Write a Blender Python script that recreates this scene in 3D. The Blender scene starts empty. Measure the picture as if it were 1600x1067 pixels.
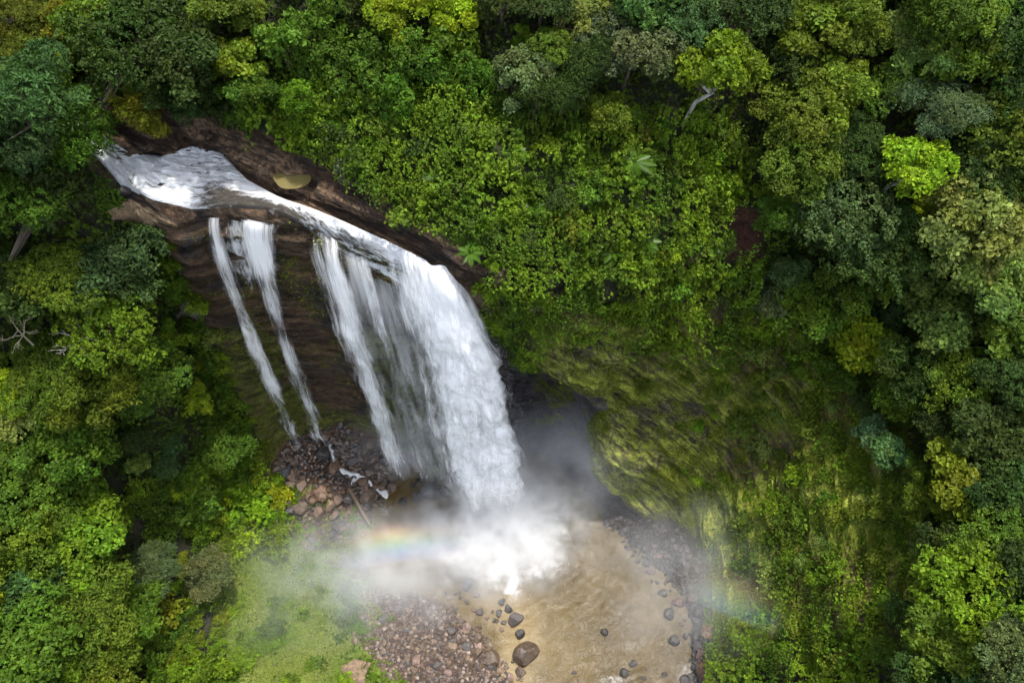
import bpy, math, random
import numpy as np
from mathutils import Vector, Matrix
from mathutils.bvhtree import BVHTree

scene = bpy.context.scene
R_ = math.radians
# ------------------------------------------------------------------ camera
CAM = np.array([0.0, 0.0, 120.0]); PITCH = 60.0; FPX = 1244.0
cd = bpy.data.cameras.new("camera"); cam = bpy.data.objects.new("camera", cd)
scene.collection.objects.link(cam); scene.camera = cam
cam.location = CAM; cam.rotation_euler = (R_(90 - PITCH), 0, 0)
cd.sensor_width = 36; cd.lens = 36 * FPX / 1600; cd.clip_start = 0.5; cd.clip_end = 3000
# ------------------------------------------------------------------ sky, sun, exposure
SUN_EL, SUN_AZ = 76.0, 38.0
w = bpy.data.worlds.new("World"); scene.world = w; w.use_nodes = True
nt = w.node_tree; sky = nt.nodes.new("ShaderNodeTexSky"); sky.sky_type = 'NISHITA'; sky.sun_disc = False
sky.sun_elevation = R_(SUN_EL); sky.sun_rotation = R_(SUN_AZ); sky.dust_density = 3.0; sky.air_density = 1.0; sky.ozone_density = 1.0
hs = nt.nodes.new("ShaderNodeHueSaturation"); hs.inputs["Saturation"].default_value = 0.5
nt.links.new(sky.outputs[0], hs.inputs["Color"]); nt.links.new(hs.outputs[0], nt.nodes["Background"].inputs[0]); nt.nodes["Background"].inputs[1].default_value = 0.15
sd = bpy.data.lights.new("sun", 'SUN'); sd.energy = 2.15; sd.angle = R_(2.0); sd.color = (1.0, 0.95, 0.86)
sun = bpy.data.objects.new("sun", sd); scene.collection.objects.link(sun)
sv = Vector((math.sin(R_(SUN_AZ)) * math.cos(R_(SUN_EL)), math.cos(R_(SUN_AZ)) * math.cos(R_(SUN_EL)), math.sin(R_(SUN_EL))))
sun.rotation_euler = sv.to_track_quat('Z', 'Y').to_euler(); sun.location = (0, 60, 200)
scene.view_settings.view_transform = 'Standard'; scene.view_settings.look = 'None'
scene.view_settings.exposure = 1.74; scene.view_settings.gamma = 1.0
cy = scene.cycles
cy.max_bounces = 8; cy.diffuse_bounces = 3; cy.glossy_bounces = 2; cy.transmission_bounces = 4
cy.volume_bounces = 3; cy.transparent_max_bounces = 24; cy.use_denoising = True
cy.volume_step_rate = 2.2; cy.volume_max_steps = 48; cy.caustics_reflective = False; cy.caustics_refractive = False
cy.use_adaptive_sampling = True; cy.adaptive_threshold = 0.03; cy.sample_clamp_indirect = 6

# ------------------------------------------------------------------ helpers
rng = np.random.default_rng(7); random.seed(7)
_p = R_(PITCH)
FW = np.array([0, math.cos(_p), -math.sin(_p)]); UP = np.array([0, math.sin(_p), math.cos(_p)])
def ray(u, v):
    d = FW + (u - 800) / FPX * np.array([1, 0, 0]) + (533.5 - v) / FPX * UP
    return d
def p(u, v, z):                       # the place at height z that the photograph shows there
    d = ray(u, v); t = (z - CAM[2]) / d[2]
    return CAM + d * t
def proj(P):
    Q = np.asarray(P) - CAM; zc = Q @ FW
    return 800 + FPX * Q[..., 0] / zc, 533.5 - FPX * (Q @ UP) / zc, zc

def _hash(ix, iy, iz, s):
    h = (ix.astype(np.int64) * 374761393 + iy.astype(np.int64) * 668265263 + iz.astype(np.int64) * 2147483647 + s * 1274126177) & 0xffffffff
    h = ((h ^ (h >> 13)) * 1274126177) & 0xffffffff
    return ((h ^ (h >> 16)) & 0xffff) / 65535.0
def noise(P, sc=1.0, seed=0):         # value noise in [-1, 1]
    Q = np.asarray(P, float) * sc; I = np.floor(Q); Fr = Q - I; Fr = Fr * Fr * (3 - 2 * Fr); I = I.astype(np.int64)
    x, y, z = I[..., 0], I[..., 1], I[..., 2]; fx, fy, fz = Fr[..., 0], Fr[..., 1], Fr[..., 2]; r = 0
    for a in (0, 1):
        for b in (0, 1):
            for c in (0, 1):
                r = r + _hash(x + a, y + b, z + c, seed) * (fx if a else 1 - fx) * (fy if b else 1 - fy) * (fz if c else 1 - fz)
    return r * 2 - 1
def fbm(P, sc=1.0, o=4, seed=0, g=0.5):
    r = 0; a = 1; t = 0
    for k in range(o):
        r = r + a * noise(P, sc, seed + 17 * k); t += a; a *= g; sc *= 2.03
    return r / t
def sstep(a, b, x):
    t = np.clip((x - a) / (b - a), 0, 1); return t * t * (3 - 2 * t)
def inpoly(u, v, poly):
    u = np.asarray(u, float); v = np.asarray(v, float); r = np.zeros(u.shape, bool); n = len(poly)
    for i in range(n):
        x0, y0 = poly[i]; x1, y1 = poly[(i + 1) % n]
        if y0 == y1: continue
        c = ((y0 > v) != (y1 > v)) & (u < (x1 - x0) * (v - y0) / (y1 - y0) + x0)
        r ^= c
    return r

def make_mesh(name, V, F, mat=None, col=None, smooth=True, uv=None, attrs=None):
    V = np.asarray(V, np.float32).reshape(-1, 3); F = np.asarray(F, np.int32); k = F.shape[1]
    me = bpy.data.meshes.new(name); me.vertices.add(len(V)); me.vertices.foreach_set("co", V.ravel())
    me.loops.add(F.size); me.loops.foreach_set("vertex_index", F.ravel())
    me.polygons.add(len(F)); me.polygons.foreach_set("loop_start", np.arange(0, F.size, k, dtype=np.int32))
    me.polygons.foreach_set("use_smooth", np.full(len(F), smooth))
    if col is not None:
        c = np.ones((len(V), 4), np.float32); c[:, :3] = col
        a = me.color_attributes.new("Col", 'FLOAT_COLOR', 'POINT'); a.data.foreach_set("color", c.ravel())
    for n_, val in (attrs or {}).items():
        a = me.attributes.new(n_, 'FLOAT', 'POINT'); a.data.foreach_set("value", np.asarray(val, np.float32).ravel())
    if uv is not None:
        l = me.uv_layers.new(name="UVMap"); l.data.foreach_set("uv", np.asarray(uv, np.float32)[F.ravel()].ravel())
    me.update(calc_edges=True)
    if mat: me.materials.append(mat)
    return me
def obj(name, me, parent=None, loc=None, label=None, cat=None, group=None, kind=None):
    o = bpy.data.objects.new(name, me); scene.collection.objects.link(o)
    if parent: o.parent = parent
    if loc is not None: o.location = loc
    for k, v in (("label", label), ("category", cat), ("group", group), ("kind", kind)):
        if v: o[k] = v
    return o
def grid_faces(nr, nc, closed=False):
    i = np.arange(nr - 1)[:, None]; j = np.arange(nc if closed else nc - 1)[None, :]; j2 = (j + 1) % nc
    return np.stack([i * nc + j, i * nc + j2, (i + 1) * nc + j2, (i + 1) * nc + j], -1).reshape(-1, 4)
def nodes(name):
    m = bpy.data.materials.new(name); m.use_nodes = True; t = m.node_tree; t.nodes.clear()
    o = t.nodes.new("ShaderNodeOutputMaterial")
    def N(ty, ins=None, **kw):
        n = t.nodes.new(ty)
        for k, v in kw.items(): setattr(n, k, v)
        for k, v in (ins or {}).items():
            if hasattr(v, "is_output"): t.links.new(v, n.inputs[k])
            else: n.inputs[k].default_value = v
        return n
    return m, t, o, N
def M_(N, op, a, b=0.0, c=None):
    ins = {0: a, 1: b}
    if c is not None: ins[2] = c
    return N("ShaderNodeMath", ins, operation=op).outputs[0]

# ------------------------------------------------------------------ terrain control net
W = lambda x, y, z: np.array([x, y, z], float)
O0 = p(850, 930, -2.0)
NET = [
 # 0 right bank, bottom edge
 [O0, p(1062,1100,-.6), p(1085,1085,.5), p(1112,1075,2), p(1170,1070,8), p(1240,1065,14.5), p(1330,1060,22), p(1400,1055,29), p(1480,1050,33), p(1560,1045,36), p(1750,1035,43), W(150,5,85)],
 # 1 right wall
 [O0, p(1054,960,-.6), p(1080,940,.7), p(1108,890,3), p(1175,885,9), p(1245,865,16), p(1320,845,23), p(1390,830,27), p(1470,810,31), p(1570,790,35), p(1750,760,42), W(150,35,90)],
 # 2 right back wall
 [O0, p(990,885,-.6), p(1030,850,.8), p(1062,815,3), p(1120,760,10), p(1180,700,17), p(1245,640,24), p(1310,590,29), p(1380,540,34), p(1480,480,40), p(1680,400,49), W(150,90,105)],
 # 3 buttress corner
 [O0, p(930,832,-.6), p(962,815,.8), p(995,803,2), p(942,740,11), p(952,675,20), p(985,610,28.5), p(1040,525,38), p(1110,430,46.5), p(1170,340,53.5), p(1270,140,67), W(130,160,125)],
 # 4 alcove, right side
 [O0, p(912,802,-.6), p(935,785,.6), W(14,47,3), W(13,48,12), W(12,47.5,23), p(935,612,32.5), p(965,500,43.5), p(1000,445,49.5), p(1050,300,60), p(1100,50,72), W(70,190,135)],
 # 5 alcove
 [O0, p(870,770,-.6), W(7,47.5,.5), W(6.5,52,3), W(6,53.5,14), W(5,52,26), p(865,592,35), p(880,480,48), p(890,440,52), p(915,250,63.5), p(950,0,75), W(30,200,135)],
 # 6 right end of the lip
 [O0, p(770,725,-.6), W(-1.5,50,.6), W(-2.5,52.5,3), W(-3,53,15), W(-4,51,31), p(733,468,49.5), p(728,428,54), p(745,408,56.5), p(765,230,66), p(790,0,76), W(0,200,135)],
 # 7 main lip
 [O0, p(700,762,-.6), W(-10,48,.6), W(-10.5,52,3), W(-11,52.5,16), W(-11.5,51.5,33), p(648,432,51.5), p(650,382,54.2), p(668,368,56.6), p(695,190,66.5), p(715,-20,76), W(-20,200,135)],
 # 8
 [O0, p(645,768,-.6), W(-18.5,45.5,1.5), W(-19.5,48.5,4), W(-19.5,50.5,21), W(-19,50.8,38), p(522,374,53.2), p(560,338,55.2), p(582,322,57.5), p(605,150,67), p(625,-50,77), W(-40,200,135)],
 # 9
 [O0, p(612,792,-.6), p(565,765,3), p(540,682,5), W(-25.8,51.2,22), W(-25.3,51.8,40), p(430,348,54.8), p(425,285,56), p(505,262,59), p(485,130,67.5), p(490,-50,77), W(-60,200,130)],
 # 10 left end of the ledge
 [O0, p(605,808,-.6), p(505,770,4.5), p(470,690,7), W(-33,51.2,24), W(-32.6,52.2,40), p(330,335,55.2), p(330,238,57.6), p(375,203,60.5), p(350,90,68), p(330,-60,77), W(-80,190,125)],
 # 11
 [O0, p(575,842,-.6), p(455,805,3.5), p(430,722,7), p(388,610,21), p(330,480,39), p(265,348,55.6), p(195,250,58), p(242,180,61.5), p(200,80,67.5), p(160,-60,76), W(-110,180,120)],
 # 12 valley of the river upstream
 [O0, p(560,865,-.4), p(440,820,4), p(412,722,8), p(362,605,21), p(300,470,38.5), p(225,330,55), p(160,222,58.3), p(118,180,59), p(60,120,60.5), p(-90,10,63), W(-160,150,75)],
 # 13 left bank
 [O0, p(555,880,.2), p(425,830,4), p(390,722,8), p(332,600,19), p(262,465,37), p(185,335,54.5), p(130,300,58), p(80,260,60), p(0,200,63), p(-120,120,70), W(-190,80,100)],
 # 14
 [O0, p(610,935,-.2), p(430,860,2), p(352,812,5), p(290,705,19), p(222,592,36), p(150,480,47), p(100,430,50), p(50,390,52.5), p(-20,340,55), p(-150,280,61), W(-200,30,90)],
 # 15
 [O0, p(722,935,-.6), p(490,940,2), p(340,905,4), p(270,835,10), p(200,770,18), p(130,710,26), p(70,660,31), p(20,620,35), p(-50,570,40), p(-200,500,47), W(-200,-30,80)],
 # 16
 [O0, p(800,1000,-.6), p(580,1030,2), p(400,1040,3.2), p(310,1010,6), p(240,980,9), p(160,950,13), p(100,920,16), p(40,890,19), p(-40,860,23), p(-200,810,30), W(-180,-90,65)],
 # 17
 [O0, W(3.5,13,-.6), W(-9,8,1.5), W(-16,4,2), W(-23,0,3.5), W(-30,-4,6), W(-38,-8,9), W(-46,-12,12), W(-54,-16,15), W(-64,-20,19), W(-85,-30,28), W(-150,-140,60)],
 # 18 outlet
 [O0, W(10,4,-.8), W(11,-6,-.9), W(11,-14,-1), W(11,-22,-1), W(11,-30,-1.1), W(11,-38,-1.2), W(11,-46,-1.3), W(12,-55,-1.4), W(13,-65,-1.5), W(16,-90,-1.8), W(30,-240,-4)],
 # 19
 [O0, W(22,9,-.6), W(27,4,.7), W(30,1,2), W(34,-3,9), W(37,-6,16), W(41,-10,23), W(45,-13,28), W(49,-16,32), W(54,-20,36), W(70,-28,44), W(140,-110,80)],
]
NET = np.array(NET); NC, NRW = NET.shape[:2]
for c_ in range(3, 12):               # the hillside above leans back
    for r_, dz in ((9, 3.0), (10, 7.0)):
        u_, v_, _ = proj(NET[c_, r_]); NET[c_, r_] = p(u_, v_, NET[c_, r_][2] - dz)
K = 1.35
cseg = [int(K * a) for a in (34,36,38,22,24,22,22,26,28,28,24,22,24,30,32,32,28,14,14,18)]
rseg = [int(K * a) for a in (8,8,14,30,30,34,32,24,26,26,9)]
cpar = np.concatenate([i + np.arange(n) / n for i, n in enumerate(cseg)])
rpar = np.concatenate([i + np.arange(n) / n for i, n in enumerate(rseg)] + [[NRW - 1.0]])
def cr(P0, P1, P2, P3, t):
    return 0.5 * (2 * P1 + (P2 - P0) * t + (2 * P0 - 5 * P1 + 4 * P2 - P3) * t ** 2 + (3 * P1 - P0 - 3 * P2 + P3) * t ** 3)
ci = np.floor(cpar).astype(int); ct = (cpar - ci)[:, None, None]
A = cr(NET[(ci - 1) % NC], NET[ci % NC], NET[(ci + 1) % NC], NET[(ci + 2) % NC], ct)      # columns x rows x 3
ri = np.minimum(np.floor(rpar).astype(int), NRW - 2); rt = (rpar - ri)[None, :, None]
lo = np.maximum(ri - 1, 0); hi = np.minimum(ri + 2, NRW - 1)
T = cr(A[:, lo], A[:, ri], A[:, ri + 1], A[:, hi], rt)                                    # cols x rows x 3
T = np.swapaxes(T, 0, 1).copy()                                                           # rows x cols
CC, RR = np.meshgrid(cpar, rpar)
def normals(T):
    du = np.roll(T, -1, 1) - np.roll(T, 1, 1); dv = np.gradient(T, axis=0)
    n = np.cross(du, dv); n /= np.linalg.norm(n, axis=-1, keepdims=True) + 1e-9
    n[n[..., 2].mean(axis=1) < -2] *= -1
    return n
Nn = normals(T)
if Nn[rpar.searchsorted(8.5), :, 2].mean() < 0: Nn = -Nn
def bump(x, a, b, s): return sstep(a - s, a + s, x) * (1 - sstep(b - s, b + s, x))
falls_c = bump(CC, 5.3, 11.6, .25); moss_c = bump(CC, .3, 5.2, .3)
cliff_r = bump(RR, 3.0, 5.95, .15)
amp = 0.22 + 0.55 * sstep(3, 4, RR) - 0.5 * bump(RR, 5.9, 8.0, .12) * falls_c + 0.7 * sstep(8.3, 9.2, RR) + 1.5 * sstep(10.0, 11, RR)
amp *= sstep(0.6, 1.6, RR) * (1 - .6 * falls_c * cliff_r)
D = amp * (1.15 * fbm(T, 0.16, 3, 1) + 0.8 * fbm(T, 0.5, 3, 2))
# bedding: level courses behind the falls, dipping ones on the mossy wall
q = T[..., 2] * 0.62 + 0.5 * fbm(T, .12, 3, 5) * 1.5
step = lambda q: (np.abs((q % 1) - .5) * 2)
aniso = lambda a, b, c, fa, fb, fc_: np.stack([a * fa, b * fb, c * fc_], -1)
bed = fbm(aniso(T[..., 0], T[..., 1], T[..., 2], .13, .13, .95), 1.0, 3, 41)
D += falls_c * cliff_r * (1.1 * np.round(bed * 7) / 7 + .2 * bed)
qm = (T[..., 2] + 0.95 * T[..., 0] - .25 * T[..., 1]) * 0.42 + 0.8 * fbm(T, .1, 3, 6)
mw = moss_c * bump(RR, 3.1, 7.3, .3)
dip = (T[..., 2] + 0.95 * T[..., 0] - .25 * T[..., 1]); alo = T[..., 0] - .95 * T[..., 2]
bedm = fbm(aniso(alo, T[..., 1], dip, .07, .2, .62), 1.0, 3, 42)
D += mw * (1.5 * np.round(bedm * 10) / 10 + .4 * bedm + .35 * noise(aniso(alo, T[..., 1], dip, .2, .5, 1.6), 1, 44))
qs = (T[..., 1] * .8 + T[..., 2] * .9 + T[..., 0] * .35) * .9 + .9 * fbm(T, .15, 3, 8)
bedl = fbm(aniso(T[..., 0] * .9 - T[..., 1] * .5, T[..., 1] * .8 + T[..., 0] * .5, T[..., 2], .06, .9, .9), 1.0, 3, 43)
D += falls_c * bump(RR, 6.95, 8.1, .1) * (1.9 * np.round(bedl * 7) / 7 + .2 * bedl)
T = T + Nn * D[..., None]
T[0] = O0
_u, _v, _ = proj(T); _m = 1 - sstep(.55, 1.15, ((_u - 457) / 40) ** 2 + ((_v - 279) / 32) ** 2)
T[..., 2] -= 1.5 * _m * falls_c                                                          # pothole worn into the ledge
Nn2 = normals(T)
if Nn2[rpar.searchsorted(8.5), :, 2].mean() < 0: Nn2 = -Nn2
UU, VV, ZZ = proj(T)

# what each spot of the ground is made of
n1 = fbm(T, .35, 4, 21); n2 = fbm(T, 1.1, 3, 22); n3 = fbm(T, .12, 3, 23)
def mixc(base, c, m): return base * (1 - m[..., None]) + np.array(c) * m[..., None]
col = np.zeros(T.shape) + np.array([.020, .022, .008])
col = mixc(col, [.045, .028, .014], sstep(.15, .5, n1) * .7)
vine = bump(CC, 1.2, 12.2, .3) * sstep(7.9, 8.3, RR) * (1 - sstep(9.6, 10, RR))
col = mixc(col, [.030, .045, .008], vine * .8)
# mossy wall
mwm = np.clip(moss_c * bump(RR, 2.9, 7.6, .3), 0, 1)
mosscol = mixc(np.zeros(T.shape) + np.array([.19, .215, .022]), [.26, .285, .05], sstep(-.1, .45, n1))
mosscol = mixc(mosscol, [.115, .098, .028], sstep(.1, .5, n3))
mosscol = mixc(mosscol, [.075, .062, .045], .75 * sstep(.22, .5, n2 * .8 + .25 * n1 - .8 * bedm))
riser = 1 - sstep(.10, .24, np.abs((bedm * 10 + .5) % 1 - .5) * 0 + np.abs((bedm * 10) % 1 - .5))
mosscol = mixc(mosscol, [.065, .047, .030], riser * .8 * sstep(-.35, .1, n1 + .4 * n2) * sstep(1.6, 2.4, CC))
col = col * (1 - mwm[..., None]) + mosscol * mwm[..., None]
# alcove rock
alc = bump(CC, 3.35, 6.6, .2) * bump(RR, 1.2, 5.75, .15)
col = mixc(col, [.058, .050, .056], alc)
# wet shore and talus under the right wall
tal = bump(CC, -.5, 3.6, .2) * bump(RR, .9, 3.1, .25)
col = mixc(col, [.034, .029, .029], tal)
# cliff behind the falls
fc = bump(CC, 6.0, 11.7, .35) * bump(RR, 2.9, 6.05, .08)
rock = mixc(np.zeros(T.shape) + np.array([.062, .040, .025]), [.115, .070, .038], sstep(-.2, .4, noise(np.stack([T[..., 0] * .15, T[..., 1] * .15, T[..., 2] * 1.3], -1), 1, 31)))
rock = mixc(rock, [.042, .034, .031], sstep(.0, .5, n1))
rock = mixc(rock, [.085, .095, .012], sstep(.04, .34, n3 + .5 * n2 + .12 * (5.2 - RR)) * .9)
col = col * (1 - fc[..., None]) + rock * fc[..., None]
# river ledge rock
lg = bump(CC, 5.7, 12.6, .2) * bump(RR, 5.93, 8.12, .09)
ledge = mixc(np.zeros(T.shape) + np.array([.070, .040, .021]), [.23, .145, .085], sstep(-.15, .35, bedl + n2 * .35))
ledge = mixc(ledge, [.040, .031, .026], sstep(.05, .45, n1)); ledge = mixc(ledge, [.028, .02, .015], .8 * (1 - sstep(.08, .2, np.abs((bedl * 7) % 1 - .5)))); ledge *= .85
col = col * (1 - lg[..., None]) + ledge * lg[..., None]
slab = inpoly(UU + 14 * n2, VV + 14 * n1, [(165,330),(205,318),(255,335),(280,352),(235,352),(180,345)]).astype(float)
col = mixc(col, [.36, .25, .15], slab)
# grass flat, gravel bar, scree, bare soil
gz = inpoly(UU + 30 * n1, VV + 25 * n2, [(320,850),(440,800),(480,850),(560,900),(620,960),(570,1010),(650,1067),(640,1300),(100,1500),(330,1100),(350,980)]).astype(float)
gcol = mixc(np.zeros(T.shape) + np.array([.14, .185, .026]), [.19, .22, .045], sstep(-.1, .5, n1)); gcol = mixc(gcol, [.10, .10, .03], sstep(.25, .6, n2))
col = col * (1 - gz[..., None]) + gcol * gz[..., None]
gv = inpoly(UU + 22 * n1, VV + 16 * n2, [(560,930),(640,905),(730,905),(790,930),(850,1000),(870,1100),(860,1300),(640,1120),(590,1040),(545,985)]).astype(float)
col = mixc(col, [.075, .050, .042], gv); 
yl = inpoly(UU + 25 * n1, VV + 18 * n2, [(310,800),(440,745),(560,800),(600,850),(500,880),(330,880)]).astype(float)
col = mixc(col, [.16, .165, .022], yl * (1 - gz) * .85)
sc_ = inpoly(UU + 16 * n1, VV + 12 * n2, [(410,745),(440,690),(530,660),(640,700),(690,760),(610,785),(575,845),(480,850),(430,800)]).astype(float)
col = mixc(col, [.085, .050, .032], sc_ * bump(CC, 6.5, 14.5, .2) * (1 - sstep(3.1, 3.4, RR)))
def spot(u, v, a, b, c, s=1.0):
    global col
    d = ((UU - u + 12 * n1) / a) ** 2 + ((VV - v + 12 * n2) / b) ** 2
    m = (1 - sstep(.6, 1.25, d + .5 * n2)) * s
    col = mixc(col, c, m); return m
sp1 = spot(1158, 365, 36, 46, [.062, .024, .013]); sp2 = spot(1095, 405, 30, 22, [.085, .036, .02], .8); sp3 = spot(295, 487, 22, 16, [.28, .24, .2])
sp4 = spot(1190, 560, 42, 45, [.075, .05, .012], .8); sp5 = spot(1050, 640, 60, 14, [.06, .045, .04], .8); sp6 = spot(560, 20, 1, 1, [.1, .05, .03], 0)
sp7 = spot(285, 1052, 24, 18, [.16, .08, .05], .9)
wet = np.clip(falls_c * bump(RR, 1.0, 6.9, .2) + alc + tal * .8 + sc_ * .6, 0, 1)
# bedding coordinates: fine courses run along the first two, across the third
bedc = T * .9
def blend(c, m): 
    global bedc
    bedc = np.where((m > .5)[..., None], c, bedc)
blend(aniso(alo, T[..., 1], dip, .22, .5, 1.7), mw); blend(aniso(T[..., 0], T[..., 1], T[..., 2], .3, .3, 2.2), fc)
blend(aniso(T[..., 0] * .9 - T[..., 1] * .5, T[..., 1] * .8 + T[..., 0] * .5, T[..., 2], .16, 2.4, 2.0), lg)
crk = np.clip(mw * (.3 + .7 * sstep(1.4, 2.3, CC)) + fc + lg + alc, 0, 1)
# how thickly leaves cover it, and how large they are
bare = np.clip(fc * 1.0 + lg + alc + tal + gv + sc_ + slab + sp1 + sp2 * .7 + sp3 + sp7 + sstep(1.6, 1.0, RR) * 1.0, 0, 1)
cover = (1 - bare)
cover *= (1 - .80 * mwm * (1 - sstep(6.6, 7.4, RR))); cover *= (1 - gz * .97) * (1 - yl * .8)

# terrain material
m, t, o, N = nodes("ground_rock_and_soil")
at = N("ShaderNodeAttribute", attribute_name="Col"); aw = N("ShaderNodeAttribute", attribute_name="wet")
tc = N("ShaderNodeTexCoord")
na = N("ShaderNodeTexNoise", {"Vector": tc.outputs["Object"], "Scale": 1.6, "Detail": 8.0, "Roughness": .65})
nb = N("ShaderNodeTexNoise", {"Vector": tc.outputs["Object"], "Scale": 6.0, "Detail": 5.0, "Roughness": .7})
f1 = N("ShaderNodeMapRange", {0: na.outputs[0], 1: .3, 2: .7, 3: .55, 4: 1.5}).outputs[0]
f2 = N("ShaderNodeMapRange", {0: nb.outputs[0], 1: .3, 2: .7, 3: .6, 4: 1.4}).outputs[0]
bc = N("ShaderNodeAttribute", attribute_name="bedc"); ck = N("ShaderNodeAttribute", attribute_name="crk")
n3_ = N("ShaderNodeTexNoise", {"Vector": bc.outputs["Vector"], "Scale": 1.0, "Detail": 9.0, "Roughness": .72, "Distortion": .15})
f3 = N("ShaderNodeMapRange", {0: n3_.outputs[0], 1: .42, 2: .56, 3: .40, 4: 1.45}).outputs[0]
f3 = M_(N, 'ADD', M_(N, 'MULTIPLY', M_(N, 'SUBTRACT', f3, 1.0), ck.outputs["Fac"]), 1.0)
ff = M_(N, 'MULTIPLY', M_(N, 'MULTIPLY', f1, f2), f3)
vm = N("ShaderNodeVectorMath", {0: at.outputs["Color"], 1: ff}, operation='MULTIPLY')
hgt = M_(N, 'ADD', M_(N, 'MULTIPLY', na.outputs[0], 1.0), M_(N, 'ADD', M_(N, 'MULTIPLY', nb.outputs[0], .45), M_(N, 'MULTIPLY', M_(N, 'MULTIPLY', n3_.outputs[0], ck.outputs["Fac"]), 1.1)))
bp = N("ShaderNodeBump", {"Height": hgt, "Strength": 1.0, "Distance": .9})
rg = N("ShaderNodeMapRange", {0: aw.outputs["Fac"], 3: .92, 4: .42}).outputs[0]
bs = N("ShaderNodeBsdfPrincipled", {"Base Color": vm.outputs[0], "Roughness": rg, "Specular IOR Level": .35, "Normal": bp.outputs[0]})
t.links.new(bs.outputs[0], o.inputs[0]); MAT_GROUND = m

nr, nc = T.shape[:2]
TF = grid_faces(nr, nc, True)
me = make_mesh("terrain", T.reshape(-1, 3), TF, MAT_GROUND, col.reshape(-1, 3), True, attrs={"wet": wet, "crk": crk})
a_ = me.attributes.new("bedc", 'FLOAT_VECTOR', 'POINT'); a_.data.foreach_set("vector", bedc.astype(np.float32).ravel())
terrain = obj("terrain", me, label="steep rocky gorge ground of cliffs, ledges and forested slopes", kind="structure")
TV = T.reshape(-1, 3)
bvh = BVHTree.FromPolygons(TV.tolist(), TF.tolist())
CV = Vector(CAM)
def hit(u, v):
    d = Vector(ray(u, v)).normalized(); h = bvh.ray_cast(CV, d)
    return (np.array(h[0]), np.array(h[1]), h[3]) if h[0] is not None else (None, None, None)
def drop(x, y, z):
    h = bvh.ray_cast(Vector((x, y, z)), Vector((0, 0, -1)))
    return h[0].z if h[0] is not None else None

# ------------------------------------------------------------------ water
def water_alpha(name, su, sv, sharp, tint=(.96, .965, .97), trans=.35, soft=.25):
    """white falling water: torn threads, see-through between them"""
    m, t, o, N = nodes(name)
    uv = N("ShaderNodeUVMap"); de = N("ShaderNodeAttribute", attribute_name="dens")
    mp = N("ShaderNodeMapping", {"Vector": uv.outputs[0], "Scale": (su, sv, 1)})
    a = N("ShaderNodeTexNoise", {"Vector": mp.outputs[0], "Scale": 1.0, "Detail": 7.0, "Roughness": .62, "Distortion": .35})
    mp2 = N("ShaderNodeMapping", {"Vector": uv.outputs[0], "Scale": (su * 3.3, sv * 2.2, 1)})
    b = N("ShaderNodeTexNoise", {"Vector": mp2.outputs[0], "Scale": 1.0, "Detail": 5.0, "Roughness": .7, "Distortion": .6})
    s_ = M_(N, 'ADD', M_(N, 'MULTIPLY', a.outputs[0], .65), M_(N, 'MULTIPLY', b.outputs[0], .35))
    x = M_(N, 'ADD', s_, M_(N, 'SUBTRACT', de.outputs["Fac"], .5))       # density 0..1
    al = N("ShaderNodeMapRange", {0: x, 1: .5 - soft * .5, 2: .5 + soft * 1.0, 3: 0.0, 4: sharp}, interpolation_type='SMOOTHSTEP').outputs[0]
    df = N("ShaderNodeBsdfDiffuse", {"Color": (*tint, 1)}); tr = N("ShaderNodeBsdfTranslucent", {"Color": (*tint, 1)})
    mx = N("ShaderNodeMixShader", {0: trans, 1: df.outputs[0], 2: tr.outputs[0]})
    tp = N("ShaderNodeBsdfTransparent")
    fin = N("ShaderNodeMixShader", {0: al, 1: tp.outputs[0], 2: mx.outputs[0]})
    t.links.new(fin.outputs[0], o.inputs[0]); return m
M_VEIL = water_alpha("thin_falling_water", 2.6, .16, .85)
M_SHEER = water_alpha("sheer_falling_water", 1.5, .07, .62, soft=.55)
M_CURTAIN = water_alpha("white_falling_water", 1.5, .20, 1.0, trans=.25, soft=.3)
m, t, o, N = nodes("river_white_water")
uv = N("ShaderNodeUVMap"); de = N("ShaderNodeAttribute", attribute_name="dens")
mp = N("ShaderNodeMapping", {"Vector": uv.outputs[0], "Scale": (.42, 1.5, 1)})
a = N("ShaderNodeTexNoise", {"Vector": mp.outputs[0], "Scale": 1.0, "Detail": 8.0, "Roughness": .74, "Distortion": 1.6})
x = M_(N, 'ADD', a.outputs[0], M_(N, 'SUBTRACT', de.outputs["Fac"], .5))
al = N("ShaderNodeMapRange", {0: x, 1: .40, 2: .66}, interpolation_type='SMOOTHSTEP').outputs[0]
wcol = N("ShaderNodeMix", {0: al, 6: (.075, .066, .055, 1), 7: (.70, .72, .74, 1)}, data_type='RGBA')
rgh = N("ShaderNodeMapRange", {0: al, 3: .12, 4: .75}).outputs[0]
bpn = N("ShaderNodeTexNoise", {"Vector": mp.outputs[0], "Scale": 2.2, "Detail": 6.0, "Roughness": .7, "Distortion": .8})
bp = N("ShaderNodeBump", {"Height": bpn.outputs[0], "Strength": 1.0, "Distance": .7})
bs = N("ShaderNodeBsdfPrincipled", {"Base Color": wcol.outputs[2], "Roughness": rgh, "Normal": bp.outputs[0]})
t.links.new(bs.outputs[0], o.inputs[0]); M_RIVER = m

def pl(poly, t):                      # point on a polyline by fraction
    P = np.array(poly, float); L = np.r_[0, np.cumsum(np.linalg.norm(np.diff(P, axis=0), axis=1))]; L /= L[-1]
    return np.stack([np.interp(t, L, P[:, k]) for k in range(P.shape[1])], -1)
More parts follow.
